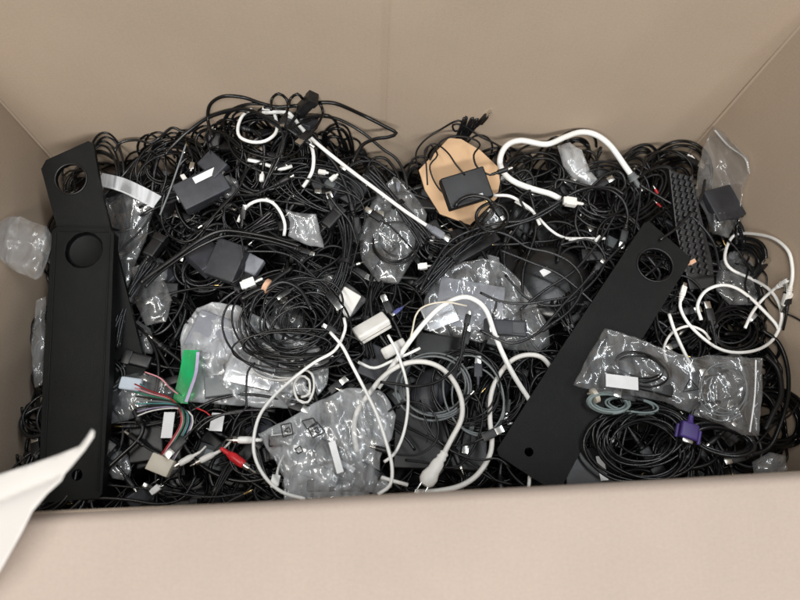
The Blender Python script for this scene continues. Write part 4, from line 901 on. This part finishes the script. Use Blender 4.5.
for k, (pts) in enumerate([[(500, 250), (530, 262), (560, 275), (590, 300), (610, 320)], [(520, 310), (545, 290), (575, 270), (600, 240), (615, 215)], [(505, 275), (530, 300), (560, 305), (590, 285), (605, 260), (590, 240), (560, 245)], [(640, 185), (665, 200), (690, 215), (712, 240), (720, 270)], [(660, 240), (680, 225), (700, 200), (705, 180)]]):
    cable('black_cable', ['sheened black cable over the round dark case', 'black cable crossing the round dark case upwards', 'black cable looping over the round dark case', 'black cable draped across the upper keys', 'thin black cable crossing the keyboard the other way'][k], pts, .085 if k > 2 else .06, .0024, 'cable3', amp=.004)
# small glints of other things in the heap
SM = [(692, 262, 'small orange-ringed jack tip beside the right panel', 'band'), (192, 166, 'small silver connector above the stickered power brick', 'metal'), (184, 178, 'white stub connector on the left of the stickered brick', 'whiteb'),
      (322, 172, 'white plug bits lying under the thin white bend', 'whiteb'), (333, 178, 'second white plug bit right of the thin white bend', 'white'), (262, 178, 'white plug bit in the middle of the left hump', 'white'), (692, 159, 'white plug tip next to the corner bag', 'white'),
      (575, 240, 'white tag end in front of the right loops', 'white'), (598, 239, 'second white tag end beside the first, nearer the panel', 'white'), (398, 186, 'grey connector tip peeking at the top of the upper middle bag', 'lgrey')]
for i, (px, py, lb, c) in enumerate(SM):
    T = frame(px, py, .055 + hump(px, py), 30 + 47 * i, 10, 0); root = empty('connector', T); tag(root, lb, 'connector')
    MB().box((0, 0, 0), (.014, .008, .006), .0015).build('body', M[c], T, root); MB().lathe([(-.012, .0018), (-.006, .003)], n=10).build('strain_relief', M[c], T, root)

for i in range(16):  # random film scraps added to put more glints into the heap
    px, py = rnd_in(rr); an = anchor(px, py); w_, h_ = rr.uniform(8, 20), rr.uniform(7, 15); a = rr.random() * 3
    o = [(px + w_ * math.cos(t) * rr.uniform(.8, 1.1) * math.cos(a) - h_ * math.sin(t) * math.sin(a), py + w_ * math.cos(t) * math.sin(a) + h_ * math.sin(t) * rr.uniform(.8, 1.1) * math.cos(a)) for t in np.linspace(0, 6.283, 8)[:-1]]
    q = bag(f'scrap of clear film added for glints {an}', o, rr.uniform(.015, .035), .010, 'film', 100 + i, .007, 5, name='added_film_scrap', cat='film scrap'); q['group'] = f'clear film scraps added for glints {an}'
# ------------------------------------------------------------------ deep tangle: nobody could count it
rr = random.Random(5); AV = []; AF = []; off = 0
for i in range(420):
    px, py = rnd_in(rr); pts = walk(rr, px, py, rr.uniform(120, 300), 1.2); z = rr.uniform(-.09, -.01); r = rr.uniform(.0015, .0032); ph = rr.random() * 6
    C = spline([P(x, y, z + hump(x, y) * .9 + .008 * math.sin(k * .5 + ph), .006) for k, (x, y) in enumerate(pts)], .012)
    V, Fc = tube_geo(C, r, 5); AV += V; AF += [[a + off for a in f] for f in Fc]; off = len(AV)
# black sheet under it, painted in for the deep shade; follows the heap
nx, ny = 60, 40
for j in range(ny + 1):
    for i in range(nx + 1):
        u, v = i / nx, j / ny; a = cFL.lerp(cFR, u); b = cBL.lerp(cBR, u); q = a.lerp(b, v)
        w = cam.matrix_world.inverted() @ Vector((q.x, q.y, -.05)); px, py = 400 + F * w.x / -w.z, 300 - F * w.y / -w.z
        AV.append((q.x, q.y, -.075 + hump(px, py) * .85 + .02 * noise.noise(Vector((q.x * 30, q.y * 30, 0)))))
for j in range(ny):
    for i in range(nx):
        k = off + j * (nx + 1) + i; AF.append([k, k + 1, k + nx + 2, k + nx + 1])
o = mesh_obj('cable_tangle', AV, AF, M['cable']); tag(o, 'dense dark tangle of black cables and black shade sheet filling the bottom of the box', kind='stuff', cat='cable tangle')

# ------------------------------------------------------------------ light: warehouse ceiling tubes, well out of frame
w = bpy.data.worlds.new('World'); sc.world = w; w.use_nodes = True
bg = w.node_tree.nodes['Background']; bg.inputs[0].default_value = (.80, .90, 1, 1); bg.inputs[1].default_value = .15
def lamp(loc, tgt, sx, sy, power, col):
    l = bpy.data.lights.new('ceiling_lamp', 'AREA'); l.shape = 'RECTANGLE'; l.size = sx; l.size_y = sy; l.energy = power; l.color = col
    o = bpy.data.objects.new('ceiling_lamp', l); COL.objects.link(o); o.location = loc
    o.rotation_euler = (Vector(tgt) - Vector(loc)).to_track_quat('-Z', 'Y').to_euler()
lamp((-.9, -.3, 2.9), (0, .2, 0), 2.2, .22, 48, (1, .97, .92))
lamp((1.2, .5, 3.1), (0, .2, 0), 2.2, .22, 34, (.95, .98, 1))
lamp((.3, -2.2, 2.5), (0, .5, .1), 2.4, .3, 78, (1, .97, .92))
sc.view_settings.view_transform = 'Standard'; sc.view_settings.look = 'None'; sc.view_settings.exposure = .15; sc.view_settings.gamma = 1
sc.cycles.use_denoising = True; sc.cycles.max_bounces = 8; sc.cycles.transparent_max_bounces = 32
sc.cycles.sample_clamp_indirect = 6
